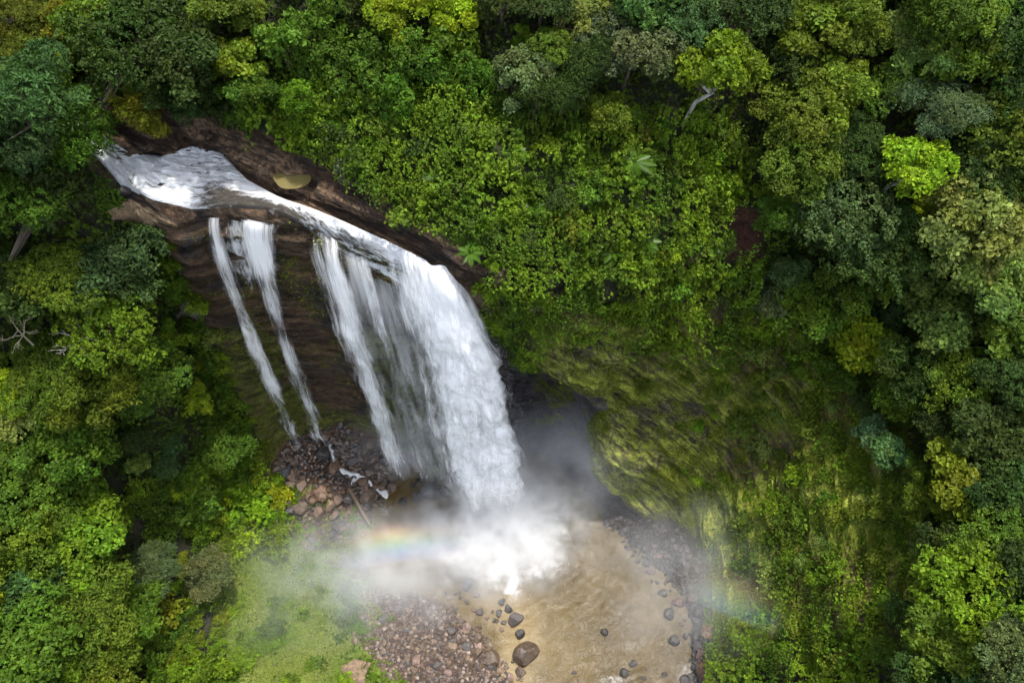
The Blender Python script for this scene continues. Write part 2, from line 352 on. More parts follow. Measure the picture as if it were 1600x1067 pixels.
# the river along the ledge
near = [(120,215),(165,262),(190,292),(240,314),(300,328),(360,326),(420,328),(468,348),(520,385),(575,415),(630,446),(668,492)]
far = [(118,180),(160,212),(205,240),(255,246),(300,228),(345,238),(388,282),(440,312),(500,332),(560,357),(612,380),(668,408),(722,462)]
ns, nw = 220, 44
S = np.linspace(0, 1, ns); Nq, Fq = pl(near, S), pl(far, S)
V = np.zeros((ns, nw, 3)); dn = np.zeros((ns, nw)); uvw = np.zeros((ns, nw, 2)); lastz = 58.5
for i in range(ns):
    for j in range(nw):
        a = j / (nw - 1); uv_ = Nq[i] * (1 - a) + Fq[i] * a
        h, _, _ = hit(*uv_)
        V[i, j] = h
for k in range(3):                    # smooth the bed it rides on
    V[1:-1, :, 2] = .25 * V[:-2, :, 2] + .5 * V[1:-1, :, 2] + .25 * V[2:, :, 2]; V[:, 1:-1, 2] = .25 * V[:, :-2, 2] + .5 * V[:, 1:-1, 2] + .25 * V[:, 2:, 2]
aa = np.linspace(0, 1, nw)[None, :]; ss = S[:, None]
along = np.cumsum(np.r_[0, np.linalg.norm(np.diff(V[:, nw // 2], axis=0), axis=1)])[:, None] + 0 * aa
across = np.linalg.norm(V - V[:, :1], axis=2)
flow = np.stack([along * .5, across * 1.1, 0 * along], -1)
edge = np.minimum(aa, 1 - aa) * 2
V[..., 2] += .42 + .8 * fbm(flow, .9, 5, 51, .6) * sstep(0, .35, edge) - .5 * (1 - sstep(0, .12, edge))
# white on the outer current and rapids, dark glassy tongues inside
dn = .53 + .20 * sstep(.45, .8, aa) * sstep(.3, .5, ss) + .12 * fbm(flow, .35, 3, 52) - .22 * bump(ss, .36, .62, .06) * (1 - sstep(.25, .55, aa)) + .12 * bump(ss, .1, .36, .05)
dn += .12 * sstep(.7, .95, ss)
river = obj("river", make_mesh("river", V.reshape(-1, 3), grid_faces(ns, nw), M_RIVER, None, True, np.stack([along, across], -1).reshape(-1, 2), {"dens": dn}),
            label="white river rapids sliding along the rock ledge to the lip", kind="structure")

def fall_sheet(lip, base, zb, nw, nt, w_dens, t_dens, lump=0.0, seed=0, off=0.0, tpow=.5, wob=.15, fade=.3):
    """a sheet of ballistic water from the lip polyline to the base polyline (both seen in the photo)"""
    ws = np.linspace(0, 1, nw); ts = np.linspace(0, 1, nt)
    Lp = pl(lip, ws); Bp = pl(base, ws)
    L3 = np.array([hit(*q_)[0] for q_ in Lp]); L3[:, 2] += .3
    for k in range(4): L3[1:-1] = .25 * L3[:-2] + .5 * L3[1:-1] + .25 * L3[2:]
    B3 = np.array([p(q_[0], q_[1], zb) for q_ in Bp])
    s_ = (ts ** tpow)[:, None, None]
    P = np.zeros((nt, nw, 3)); P[..., :2] = L3[None, :, :2] * (1 - s_) + B3[None, :, :2] * s_
    P[..., 2] = L3[None, :, 2] * (1 - ts[:, None]) + B3[None, :, 2] * ts[:, None]
    wm = np.linalg.norm(L3 - L3[:1], axis=1)[None, :] + 0 * ts[:, None]; tm = ts[:, None] * 54 + 0 * ws[None, :]
    Q = np.stack([wm * .9, tm * .33, 0 * wm + seed * 7.7], -1)
    n = normals_open(P)
    d = off + lump * (1.2 * fbm(Q, .8, 4, seed) + .5) * sstep(0, .25, ts)[:, None]
    P += n * d[..., None]
    P[..., 0] += wob * fbm(np.stack([wm * .6, tm * .15, 0 * wm], -1), 1, 2, seed + 3) * ts[:, None] * 2
    W2, T2 = np.meshgrid(ws, ts); de = w_dens(W2) + t_dens(T2) - fade * (1 - sstep(0, .07, T2 + .05 * noise(np.stack([wm * 1.3, 0 * wm, 0 * wm], -1), 1, seed)))
    de = de - .22 * sstep(.93, 1.0, T2 + .05 * noise(np.stack([wm * 1.7, 0 * wm, 0 * wm], -1), 1, seed + 8))
    de = de + .20 * fbm(np.stack([wm * .75, tm * .07, 0 * wm + seed], -1), 1, 3, seed + 30) + .14 * fbm(np.stack([wm * .5, tm * .22, 0 * wm + seed], -1), 1, 2, seed + 31)
    return P, np.stack([wm, tm + seed * 13], -1), de, W2, T2
def normals_open(P):
    n = np.cross(np.gradient(P, axis=1), np.gradient(P, axis=0)); n /= np.linalg.norm(n, axis=-1, keepdims=True) + 1e-9
    if n[..., 1].mean() > 0: n = -n
    return n
def sheet_obj(name, args, mat, parent=None, **kw):
    P, uv_, de, _, _ = fall_sheet(**args); nt_, nw_ = P.shape[:2]
    if parent: P = P - np.array(parent.location)
    return obj(name, make_mesh(name, P.reshape(-1, 3), grid_faces(nt_, nw_), mat, None, True, uv_.reshape(-1, 2), {"dens": de}), parent, **kw)
def empty(name, loc, **kw): return obj(name, None, None, loc, **kw)
tent = lambda W_, a=.12: sstep(0, a, W_) * sstep(0, a, 1 - W_)

# main curtain, three torn layers
main = empty("waterfall", p(760, 770, 0), label="thick white main curtain of the waterfall plunging into the brown pool", cat="waterfall")
LIPM = [(600,398),(640,398),(680,420),(705,446),(722,478)]; BASM = [(700,768),(730,790),(765,796),(800,785),(824,758)]
for k, (of, dn_, lu) in enumerate(((-.7, .40, .9), (.1, .32, 1.3), (.9, .10, 1.5))):
    sheet_obj("curtain", dict(lip=LIPM, base=BASM, zb=.3, nw=60, nt=220, w_dens=lambda W_, d=dn_: d + .38 * tent(W_, .3) * (.35 + .65 * sstep(.1, .5, W_)), t_dens=lambda T_: .18 * (1 - sstep(0, .25, T_)) - .10 * sstep(.85, 1, T_), lump=lu, seed=60 + k, off=of, fade=0), M_CURTAIN, main)
veil = empty("waterfall", p(660, 750, 0), label="thin see-through veil of water between the bright streams over mossy rock", cat="waterfall")
sheet_obj("curtain", dict(lip=[(500,372),(545,396),(590,412),(640,440)], base=[(620,742),(650,748),(690,760),(735,775)], zb=1.0, nw=60, nt=160, w_dens=lambda W_: .34 + .14 * tent(W_), t_dens=lambda T_: .18 * (1 - sstep(0, .2, T_)) - .03 * T_, lump=.5, seed=71, off=.3), M_SHEER, veil)
sheet_obj("curtain", dict(lip=[(530,388),(575,408),(640,440)], base=[(655,735),(690,755),(720,770)], zb=1.0, nw=50, nt=160, w_dens=lambda W_: .30 + .16 * tent(W_), t_dens=lambda T_: .2 * (1 - sstep(0, .22, T_)), lump=.4, seed=72, off=-.3), M_SHEER, veil)
for (l_, b_, sd_, dd_) in (([(545,396),(568,404),(592,414)], [(648,738),(668,750),(694,760)], 78, .34), ([(590,412),(612,422),(640,440)], [(690,752),(712,766),(738,776)], 79, .42)):
    sheet_obj("strand", dict(lip=l_, base=b_, zb=1.0, nw=26, nt=170, w_dens=lambda W_, d_=dd_: .10 + d_ * tent(W_, .5), t_dens=lambda T_: .14 * (1 - sstep(0, .3, T_)) - .04 * T_, lump=.5, seed=sd_, off=.6), M_VEIL, veil)
mid = empty("waterfall", p(630, 730, 0), label="bright narrow middle stream of water left of the main curtain", cat="waterfall")
for k in range(2):
    sheet_obj("stream", dict(lip=[(468,348),(505,372),(555,402)], base=[(592,716),(624,732),(668,744)], zb=1.5, nw=26, nt=170, w_dens=lambda W_: .14 + .52 * tent(W_, .5), t_dens=lambda T_: .10 * (1 - sstep(0, .3, T_)) - .06 * T_, lump=.5, seed=75 + k, off=.5 * k + .3), M_VEIL, mid)
lf = empty("waterfall", p(510, 690, 4), label="narrow white stream falling onto dark boulders, second from the left", cat="waterfall")
for k in range(2):
    sheet_obj("stream", dict(lip=[(372,337),(402,345),(442,352)], base=[(488,680),(507,690),(530,693)], zb=5, nw=26, nt=170, w_dens=lambda W_: .12 + .46 * tent(W_, .5), t_dens=lambda T_: .16 * (1 - sstep(0, .25, T_)) - .05 * T_, lump=.4, seed=81 + k, off=.4 * k + .6, tpow=.6, fade=.08), M_VEIL, lf)
l2 = empty("waterfall", p(480, 690, 5), label="faint leftmost thread of water slipping down the dark cliff", cat="waterfall")
sheet_obj("stream", dict(lip=[(322,334),(340,337),(360,339)], base=[(460,688),(480,694),(500,694)], zb=6, nw=26, nt=170, w_dens=lambda W_: .22 + .40 * tent(W_, .5), t_dens=lambda T_: .12 * (1 - sstep(0, .3, T_)) - .04 * T_, lump=.3, seed=85, off=1.7, tpow=.6, fade=.08), M_VEIL, l2)

sheet_obj("cascade", dict(lip=[(336,335),(370,338),(400,346),(432,351)], base=[(378,470),(398,476),(420,480),(440,480)], zb=39.0, nw=50, nt=70, w_dens=lambda W_: .30 + .18 * tent(W_, .4), t_dens=lambda T_: .10 * (1 - T_) - .4 * sstep(.45, 1, T_), lump=.3, seed=88, off=.8, tpow=.9, fade=.05), M_VEIL, lf)
# muddy plunge pool and its outlet
gx, gy = np.linspace(-34, 46, 230), np.r_[np.linspace(-120, 0, 60)[:-1], np.linspace(0, 58, 190)]
X, Y = np.meshgrid(gx, gy); PW = np.stack([X, Y, 0 * X], -1)
UW, VW, _ = proj(PW)
b0 = p(800, 832, 0); dd = np.hypot((X - b0[0]) / 1.15, (Y - b0[1]))
th_ = np.arctan2(Y - b0[1], X - b0[0]); pol = fbm(np.stack([np.cos(th_) * 3.2, np.sin(th_) * 3.2, dd * .10], -1), 1, 4, 99)
foam = 1.0 - sstep(1.5, 14.0, dd + 1.6 * fbm(PW, .25, 3, 91) + 3.2 * pol) + .25 * sstep(.1, .5, fbm(PW, .3, 3, 92)) * (1 - sstep(11, 19, dd))
rap = .56 * np.exp(-(((UW - 1075) / 34) ** 2 + ((VW - 1050) / 36) ** 2)) + .6 * np.exp(-(((UW - 960) / 60) ** 2 + ((VW - 1062) / 16) ** 2)) + .5 * np.exp(-(((UW - 800) / 40) ** 2 + ((VW - 965) / 30) ** 2))
rill = np.exp(-(((UW - 600) / 22) ** 2 + ((VW - 795) / 22) ** 2)) * .6
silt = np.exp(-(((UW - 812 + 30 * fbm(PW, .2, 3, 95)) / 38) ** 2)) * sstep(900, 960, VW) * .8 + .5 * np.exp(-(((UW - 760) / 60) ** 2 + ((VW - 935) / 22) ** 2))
wq0 = dd + 1.6 * fbm(PW, .25, 3, 97)
lines = .46 * sstep(.80, .97, np.sin(wq0 * 1.1)) * sstep(.0, .4, fbm(PW, .35, 3, 98)) * (1 - sstep(14, 26, dd))
foam = np.maximum(foam, lines)
foam = np.clip(np.maximum(foam, np.maximum(rap, rill)), 0, 1)
m, t, o, N = nodes("muddy_water")
tc = N("ShaderNodeTexCoord"); fo = N("ShaderNodeAttribute", attribute_name="foam")
wr = N("ShaderNodeTexNoise", {"Vector": tc.outputs["Object"], "Scale": .35, "Detail": 3.0})
wp = N("ShaderNodeVectorMath", {0: tc.outputs["Object"], 1: N("ShaderNodeVectorMath", {0: wr.outputs[1], "Scale": 4.0}, operation='SCALE').outputs[0]}, operation='ADD')
a = N("ShaderNodeTexNoise", {"Vector": wp.outputs[0], "Scale": .9, "Detail": 9.0, "Roughness": .7, "Distortion": .6})
x = M_(N, 'ADD', a.outputs[0], M_(N, 'SUBTRACT', fo.outputs["Fac"], .5))
al = N("ShaderNodeMapRange", {0: x, 1: .40, 2: .95}, interpolation_type='SMOOTHSTEP').outputs[0]
mud = N("ShaderNodeTexNoise", {"Vector": wp.outputs[0], "Scale": .16, "Detail": 5.0})
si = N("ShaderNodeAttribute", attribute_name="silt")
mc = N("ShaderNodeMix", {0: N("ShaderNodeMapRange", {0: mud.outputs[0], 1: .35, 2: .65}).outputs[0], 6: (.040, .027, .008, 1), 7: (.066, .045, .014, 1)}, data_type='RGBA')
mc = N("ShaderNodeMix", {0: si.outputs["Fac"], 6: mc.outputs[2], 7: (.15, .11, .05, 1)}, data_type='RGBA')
wc = N("ShaderNodeMix", {0: al, 6: mc.outputs[2], 7: (.40, .40, .40, 1)}, data_type='RGBA')
rip = N("ShaderNodeTexNoise", {"Vector": wp.outputs[0], "Scale": 2.6, "Detail": 5.0, "Roughness": .6})
bp = N("ShaderNodeBump", {"Height": rip.outputs[0], "Strength": .4, "Distance": .2})
bs = N("ShaderNodeBsdfPrincipled", {"Base Color": wc.outputs[2], "IOR": 1.33, "Specular IOR Level": .25, "Roughness": N("ShaderNodeMapRange", {0: al, 3: .32, 4: .8}).outputs[0], "Normal": bp.outputs[0]})
t.links.new(bs.outputs[0], o.inputs[0]); M_MUD = m
wq = dd + 1.2 * fbm(PW, .2, 3, 96)
PW[..., 2] = .10 * np.sin(wq * 2.3) * np.exp(-dd / 22) * sstep(4, 9, dd) + .10 * fbm(PW, .7, 4, 93) + foam * (.5 * fbm(PW, .5, 4, 94) + .6 * pol + .3)
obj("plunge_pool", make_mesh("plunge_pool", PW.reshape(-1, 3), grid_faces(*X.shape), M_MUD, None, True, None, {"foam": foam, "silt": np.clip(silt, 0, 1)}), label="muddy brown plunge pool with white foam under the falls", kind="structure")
m, t, o, N = nodes("still_ochre_water"); tc = N("ShaderNodeTexCoord"); na = N("ShaderNodeTexNoise", {"Vector": tc.outputs["Object"], "Scale": .8, "Detail": 4.0})
bs = N("ShaderNodeBsdfPrincipled", {"Base Color": (.105, .086, .030, 1), "Roughness": .35, "Normal": N("ShaderNodeBump", {"Height": na.outputs[0], "Strength": .2, "Distance": .1}).outputs[0]}); t.links.new(bs.outputs[0], o.inputs[0]); M_POT = m
# still ochre pothole pool in the ledge
h, _, _ = hit(456, 281); 
ring = [h]; nseg = 28
for k in range(nseg):
    a_ = 2 * math.pi * k / nseg; c_, s_ = math.cos(a_), math.sin(a_)
    sq = (abs(c_) ** 2.3 + abs(s_) ** 2.3) ** (-1 / 2.3)
    ring.append(p(457 + 30 * sq * c_ + 3 * math.sin(3 * a_), 280 + 23 * sq * s_, h[2] + .0))
PV = np.array(ring); PV[:, 2] = h[2] + .75
me = bpy.data.meshes.new("pothole_pool"); me.from_pydata([tuple(q_) for q_ in PV], [], [(0, 1 + k, 1 + (k + 1) % nseg) for k in range(nseg)]); me.materials.append(M_POT); me.update()
obj("pothole_pool", me, label="small still ochre pool in a round rock hollow beside the river", kind="structure")

# rill threading the scree to the pool
def rill(path, wd, seed):
    n = 60; c = pl(path, np.linspace(0, 1, n)); P3 = np.array([hit(*q_)[0] for q_ in c]); P3[:, 2] = np.minimum.accumulate(P3[:, 2]) + .55
    for k in range(3): P3[1:-1] = .25 * P3[:-2] + .5 * P3[1:-1] + .25 * P3[2:]
    d_ = np.gradient(P3, axis=0); d_[:, 2] = 0; d_ = d_ / (np.linalg.norm(d_, axis=1, keepdims=True) + 1e-9); sd_ = np.stack([-d_[:, 1], d_[:, 0], 0 * d_[:, 0]], 1)
    ww = wd * (1 + .7 * noise(P3, .7, seed)); V = np.stack([P3 + sd_ * (ww * a_)[:, None] + np.array([0, 0, -.5 * abs(a_) ** 2]) for a_ in (-1, -.5, 0, .5, 1)], 1)
    V[..., 2] += .18 * noise(V, 1.3, seed); al_ = np.cumsum(np.r_[0, np.linalg.norm(np.diff(P3, axis=0), axis=1)])
    uv_ = np.stack([np.repeat(al_[:, None], 5, 1), np.tile(np.linspace(0, 2 * wd, 5), (n, 1))], -1)
    obj("rill", make_mesh("rill", V.reshape(-1, 3), grid_faces(n, 5), M_RIVER, None, True, uv_.reshape(-1, 2), {"dens": np.full(n * 5, .62)}), label="white rill running through the dark scree to the pool", kind="structure")
rill([(512,690),(519,706),(524,726),(538,740),(556,742),(572,752),(590,764),(602,772),(606,792)], .42, 5)
rill([(556,742),(552,754),(545,766)], .3, 6)

# ------------------------------------------------------------------ rocks
m, t, o, N = nodes("river_stone")
oi = N("ShaderNodeObjectInfo"); tc = N("ShaderNodeTexCoord"); vc = N("ShaderNodeAttribute", attribute_name="Col")
na = N("ShaderNodeTexNoise", {"Vector": tc.outputs["Object"], "Scale": 2.2, "Detail": 8.0, "Roughness": .7})
f1 = N("ShaderNodeMapRange", {0: na.outputs[0], 1: .3, 2: .7, 3: .5, 4: 1.5}).outputs[0]
c1 = N("ShaderNodeVectorMath", {0: oi.outputs["Color"], 1: f1}, operation='MULTIPLY')
bp = N("ShaderNodeBump", {"Height": na.outputs[0], "Strength": .8, "Distance": .25})
bs = N("ShaderNodeBsdfPrincipled", {"Base Color": c1.outputs[0], "Roughness": .42, "Normal": bp.outputs[0]})
t.links.new(bs.outputs[0], o.inputs[0]); M_STONE = m
def ico(sub):
    import bmesh
    bm = bmesh.new(); bmesh.ops.create_icosphere(bm, subdivisions=sub, radius=1.0)
    V = np.array([v.co[:] for v in bm.verts]); F = np.array([[v.index for v in f.verts] for f in bm.faces]); bm.free(); return V, F
I3, F3 = ico(3); I1, F1 = ico(1)
def stone(V, seed, cuts=9):
    r = np.random.default_rng(seed); P = V * (1 + .16 * fbm(V + seed * 3.1, 1.1, 3, seed)[:, None])
    for k in range(cuts):             # flat broken faces
        n = r.normal(size=3); n /= np.linalg.norm(n); d = r.uniform(.52, .85); x = P @ n - d
        P = P - np.where(x > 0, x, 0)[:, None] * n * .93
    P *= np.array([1, r.uniform(.65, 1), r.uniform(.5, .8)]); return P
BOULDERS = [make_mesh("boulder", stone(I3[:] if 0 else I3, 100 + k), F3, M_STONE, None, False) for k in range(7)]
def rot_z(o_, r): o_.rotation_euler = (r.uniform(-.35, .35), r.uniform(-.35, .35), r.uniform(0, 6.28))
rr = np.random.default_rng(3)
ORD = ["first","second","third","fourth","fifth","sixth","seventh","eighth","ninth","tenth","eleventh","twelfth","thirteenth","fourteenth","fifteenth","sixteenth","seventeenth","eighteenth","nineteenth","twentieth"] + ["twenty-" + x for x in "first second third fourth fifth sixth seventh eighth ninth".split()] + ["thirtieth"] + ["thirty-" + x for x in "first second third fourth fifth sixth seventh eighth ninth".split()] + ["fortieth"] * 40
def boulder(u, v, d_px, label, group, c, z=None, sink=.3):
    h, n, _ = hit(u, v)
    if h is None: return
    if z is not None and h[2] < z: h = p(u, v, z)
    dist = np.linalg.norm(h - CAM); r = d_px * dist / FPX / 2
    o_ = obj("boulder", BOULDERS[rr.integers(len(BOULDERS))], None, Vector(h) + Vector((0, 0, r * (.55 - sink))), label, "boulder", group)
    o_.scale = (r, r, r); rot_z(o_, rr); j = rr.uniform(.75, 1.25); o_.color = (c[0] * j, c[1] * j, c[2] * j, 1); return o_
BR, DK, GR, TAN = (.066, .045, .030), (.022, .019, .018), (.050, .043, .040), (.115, .080, .052)
# single stones that stand out
for (u, v, d, c, l) in [
    (822,1022,44,BR,"tall pointed brown boulder at the edge of the gravel bar by the bright water"), (806,967,30,GR,"flat grey boulder lying in the pool shallows beside the gravel bar"),
    (794,951,17,DK,"small dark round stone above the flat grey boulder in the shallows"), (780,957,15,GR,"small grey stone left of the dark round one in the shallows"),
    (785,940,13,DK,"dark stone nearest the foam at the tip of the gravel bar"), (812,991,16,DK,"dark stone in the shallows above the tall pointed boulder"),
    (945,988,13,DK,"lone dark stone breaking the surface in the middle of the brown pool"), (730,912,22,DK,"dark rock half hidden by spray at the edge of the gravel bar"),
    (573,776,34,BR,"large brown boulder beside the rill among the scree"), (518,787,26,TAN,"pale tan boulder in the middle of the scree"), (555,1002,15,TAN,"small tan stone on the grass flat"),
    (1046,958,22,DK,"black wet rock jutting into the right side of the pool"), (1052,1000,18,DK,"black wet rock below the jutting one on the right shore"), (1072,1065,20,DK,"dark rock beside the white rapids at the pool outlet"),
    (1105,1050,34,(.09,.045,.03),"reddish slab of rock beside the outlet rapids"), (1106,985,26,(.085,.04,.03),"long reddish rock on the dark right shore"), (1080,935,18,(.075,.04,.034),"small reddish rock on the dark right shore higher up"),
    (196,300,24,DK,"dark rock at the left edge of the rapids"), (425,332,20,DK,"dark rock on the lip above the thin streams"),
    (675,770,34,DK,"dark wet boulder at the foot of the thin veil of water"), (630,785,16,DK,"dark stone standing in the sheltered corner of the pool"), (975,1050,15,DK,"dark stone among ripples at the bottom edge of the pool"), (770,1030,26,BR,"brown boulder on the gravel bar left of the tall pointed one"),
    (745,1020,24,BR,"rounded brown boulder in the middle of the lower gravel bar"), (705,1010,20,TAN,"tan stone on the lower gravel bar"), (990,1035,12,GR,"small grey stone near the outlet ripples")]:
    boulder(u, v, d, l, None, c, z=.15)
def scatter(poly, n, dmin, dmax, label, group, cols, cond=None, pw=2.2):
    us, vs = zip(*poly); k = 0; tries = 0
    while k < n and tries < n * 30:
        tries += 1; u = rr.uniform(min(us), max(us)); v = rr.uniform(min(vs), max(vs))
        if not inpoly(u, v, poly): continue
        dpx = dmin + (dmax - dmin) * rr.random() ** pw; cc_ = cols[rr.integers(len(cols))]
        fu, fv = (u - min(us)) / (max(us) - min(us)), (v - min(vs)) / (max(vs) - min(vs))
        where = ("upper" if fv < .33 else "middle" if fv < .66 else "lower") + " " + ("left" if fu < .33 else "centre" if fu < .66 else "right")
        word = ("small " if dpx < dmin + .2 * (dmax - dmin) else "large " if dpx > dmin + .55 * (dmax - dmin) else "medium ") + {BR: "brown", DK: "black", GR: "grey", TAN: "tan"}.get(cc_, "reddish brown")
        if boulder(u, v, dpx, word + " " + label + ", " + where, group, cc_, z=0.0): k += 1
scatter([(425,745),(455,690),(535,665),(620,710),(630,740),(605,780),(575,840),(490,840),(445,800)], 130, 7, 30, "boulder in the scree below the thin streams", "scree boulders below the left streams", [BR, (.085,.05,.03), DK, BR])
scatter([(590,950),(650,920),(730,915),(790,955),(830,1030),(835,1067),(690,1067),(620,1040)], 110, 7, 19, "stone on the gravel bar", "stones on the gravel bar", [BR, GR, (.12,.08,.065), TAN], pw=3)
scatter([(985,865),(1035,845),(1085,900),(1085,980),(1105,1040),(1125,1067),(1080,1067),(1066,1010),(1050,950)], 60, 6, 20, "wet rock along the pool's right shore", "rocks along the right shore", [DK, DK, GR, (.07,.04,.035)])
scatter([(640,745),(700,745),(700,775),(650,775)], 10, 10, 24, "wet boulder in spray under the falls", "boulders at the foot of the falls", [DK])
scatter([(880,1040),(1040,1035),(1060,1067),(880,1067)], 8, 5, 11, "low stone in the outlet ripples", "stones in the outlet ripples", [DK, GR])
# pebbles nobody could count
def pebbles(name, label, poly, n, dmin, dmax, cols, seed):
    r = np.random.default_rng(seed); us, vs = zip(*poly); Vs, Fs, Cs = [], [], []
    bases = [stone(I1, 300 + k, 5) for k in range(6)]; k = 0
    while k < n:
        u = r.uniform(min(us), max(us)); v = r.uniform(min(vs), max(vs))
        if not inpoly(u, v, poly): k += .2; continue
        h, nn, _ = hit(u, v)
        if h is None or h[2] < -.25: k += .2; continue
        s_ = (dmin + (dmax - dmin) * r.random() ** 2.5) * .05; a_ = r.uniform(0, 6.28)
        B = bases[r.integers(6)] * s_; B = B @ np.array([[math.cos(a_), -math.sin(a_), 0], [math.sin(a_), math.cos(a_), 0], [0, 0, 1]])
        Fs.append(F1 + len(Vs) * len(I1)); Vs.append(B + h + np.array([0, 0, s_ * .25])); Cs.append(np.tile(np.array(cols[r.integers(len(cols))]) * r.uniform(.6, 1.4), (len(I1), 1))); k += 1
    return obj(name, make_mesh(name, np.concatenate(Vs), np.concatenate(Fs), M_PEB, np.concatenate(Cs), False), None, None, label, None, None, "stuff")
m, t, o, N = nodes("wet_pebbles"); at = N("ShaderNodeAttribute", attribute_name="Col")
bs = N("ShaderNodeBsdfPrincipled", {"Base Color": at.outputs["Color"], "Roughness": .28}); t.links.new(bs.outputs[0], o.inputs[0]); M_PEB = m
pebbles("gravel", "wet brown gravel and pebbles of the bar beside the pool", [(560,925),(640,900),(735,905),(800,945),(835,1020),(850,1100),(650,1120),(600,1050),(550,990)], 7500, 2.0, 8, [BR, GR, (.085,.062,.048), (.14,.11,.09), BR], 5)
pebbles("scree_rubble", "small broken rubble between the scree boulders", [(415,745),(450,690),(535,660),(630,715),(640,745),(605,790),(590,850),(480,860),(425,810)], 2600, 4, 13, [BR, DK, (.08,.05,.032), (.05,.035,.026)], 6)
pebbles("shore_rubble", "small dark rubble along the right shore of the pool", [(930,815),(985,800),(1060,830),(1100,890),(1095,980),(1120,1040),(1140,1100),(1080,1100),(1062,1010),(1048,950),(985,875)], 2400, 3, 12, [DK, GR], 8)
# log lying on the scree
def tube(pts, rad, seg=8):
    pts = np.array(pts, float); n = len(pts); Vv = []
    for i in range(n):
        d = pts[min(i + 1, n - 1)] - pts[max(i - 1, 0)]; d /= np.linalg.norm(d) + 1e-9
        a_ = np.cross(d, [0, 0, 1.0] if abs(d[2]) < .9 else [1.0, 0, 0]); a_ /= np.linalg.norm(a_); b_ = np.cross(d, a_)
        for k in range(seg):
            th = 2 * math.pi * k / seg; Vv.append(pts[i] + rad[i] * (math.cos(th) * a_ + math.sin(th) * b_))
    Vv = np.array(Vv); F = grid_faces(n, seg, True)
    return Vv, F
def join(parts):
    Vs, Fs, k = [], [], 0
    for V_, F_ in parts: Vs.append(V_); Fs.append(F_ + k); k += len(V_)
    return np.concatenate(Vs), np.concatenate(Fs)
m, t, o, N = nodes("bark"); oi = N("ShaderNodeObjectInfo"); tc = N("ShaderNodeTexCoord")
mp = N("ShaderNodeMapping", {"Vector": tc.outputs["Object"], "Scale": (6, 6, 1.5)}); na = N("ShaderNodeTexNoise", {"Vector": mp.outputs[0], "Scale": 3.0, "Detail": 6.0})
c1 = N("ShaderNodeVectorMath", {0: oi.outputs["Color"], 1: N("ShaderNodeMapRange", {0: na.outputs[0], 1: .3, 2: .7, 3: .45, 4: 1.5}).outputs[0]}, operation='MULTIPLY')
bs = N("ShaderNodeBsdfPrincipled", {"Base Color": c1.outputs[0], "Roughness": .85, "Normal": N("ShaderNodeBump", {"Height": na.outputs[0], "Strength": .6, "Distance": .1}).outputs[0]})
t.links.new(bs.outputs[0], o.inputs[0]); M_BARK = m
lp = [hit(547, 766)[0], hit(556, 782)[0], hit(566, 800)[0], hit(580, 824)[0]]
lp = [q_ + np.array([0, 0, 1.1 + .15 * k]) for k, q_ in enumerate(lp)]
c0 = lp[0]; log = obj("fallen_log", make_mesh("fallen_log", join([tube([q_ - c0 for q_ in lp], [.34, .3, .27, .2], 10), tube([lp[2] - c0, lp[2] - c0 + np.array([.9, .3, .5])], [.12, .04], 6)])[0], join([tube([q_ - c0 for q_ in lp], [.34, .3, .27, .2], 10), tube([lp[2] - c0, lp[2] - c0 + np.array([.9, .3, .5])], [.12, .04], 6)])[1], M_BARK), None, c0, "bare brown log lying across the scree beside the pool", "log")
log.color = (.10, .066, .04, 1)
# worn path slab at the bottom edge
pp = [(533,1042),(556,1030),(581,1036),(573,1052),(566,1100),(546,1100),(540,1056)]
top = np.array([hit(*q_)[0] for q_ in pp]); zt = top[:, 2].max() + .25; top[:, 2] = zt
nP = len(pp); Vp = np.concatenate([top, top - np.array([0, 0, 1.0])])
me = bpy.data.meshes.new("path"); me.from_pydata([tuple(q_) for q_ in Vp], [], [tuple(range(nP))[::-1]] + [(k, (k + 1) % nP, nP + (k + 1) % nP, nP + k) for k in range(nP)])
a = me.color_attributes.new("Col", 'FLOAT_COLOR', 'POINT'); a.data.foreach_set("color", np.tile([.22, .15, .10, 1], len(Vp)).astype(np.float32)); me.materials.append(MAT_GROUND); me.update()
obj("path", me, label="worn earth landing of the path at the bottom edge of the grass", kind="structure")

# ------------------------------------------------------------------ foliage
def leaf_mat(name, use_obj, trans=.32, rough=.6):
    m, t, o, N = nodes(name); at = N("ShaderNodeAttribute", attribute_name="Col"); c = at.outputs["Color"]
    if use_obj:
        oi = N("ShaderNodeObjectInfo"); c = N("ShaderNodeVectorMath", {0: oi.outputs["Color"], 1: c}, operation='MULTIPLY').outputs[0]
    bs = N("ShaderNodeBsdfPrincipled", {"Base Color": c, "Roughness": rough, "Specular IOR Level": .14})
    c2 = N("ShaderNodeVectorMath", {0: c, 1: (1.35, 1.5, .55)}, operation='MULTIPLY').outputs[0]
    tr = N("ShaderNodeBsdfTranslucent", {"Color": c2})
    mx = N("ShaderNodeMixShader", {0: trans, 1: bs.outputs[0], 2: tr.outputs[0]}); t.links.new(mx.outputs[0], o.inputs[0]); return m
M_LEAF = leaf_mat("tree_leaves", True); M_COVER = leaf_mat("ground_leaves", False); M_FROND = leaf_mat("fronds", True, .3, .4)
def unit(v): return v / (np.linalg.norm(v, axis=-1, keepdims=True) + 1e-9)
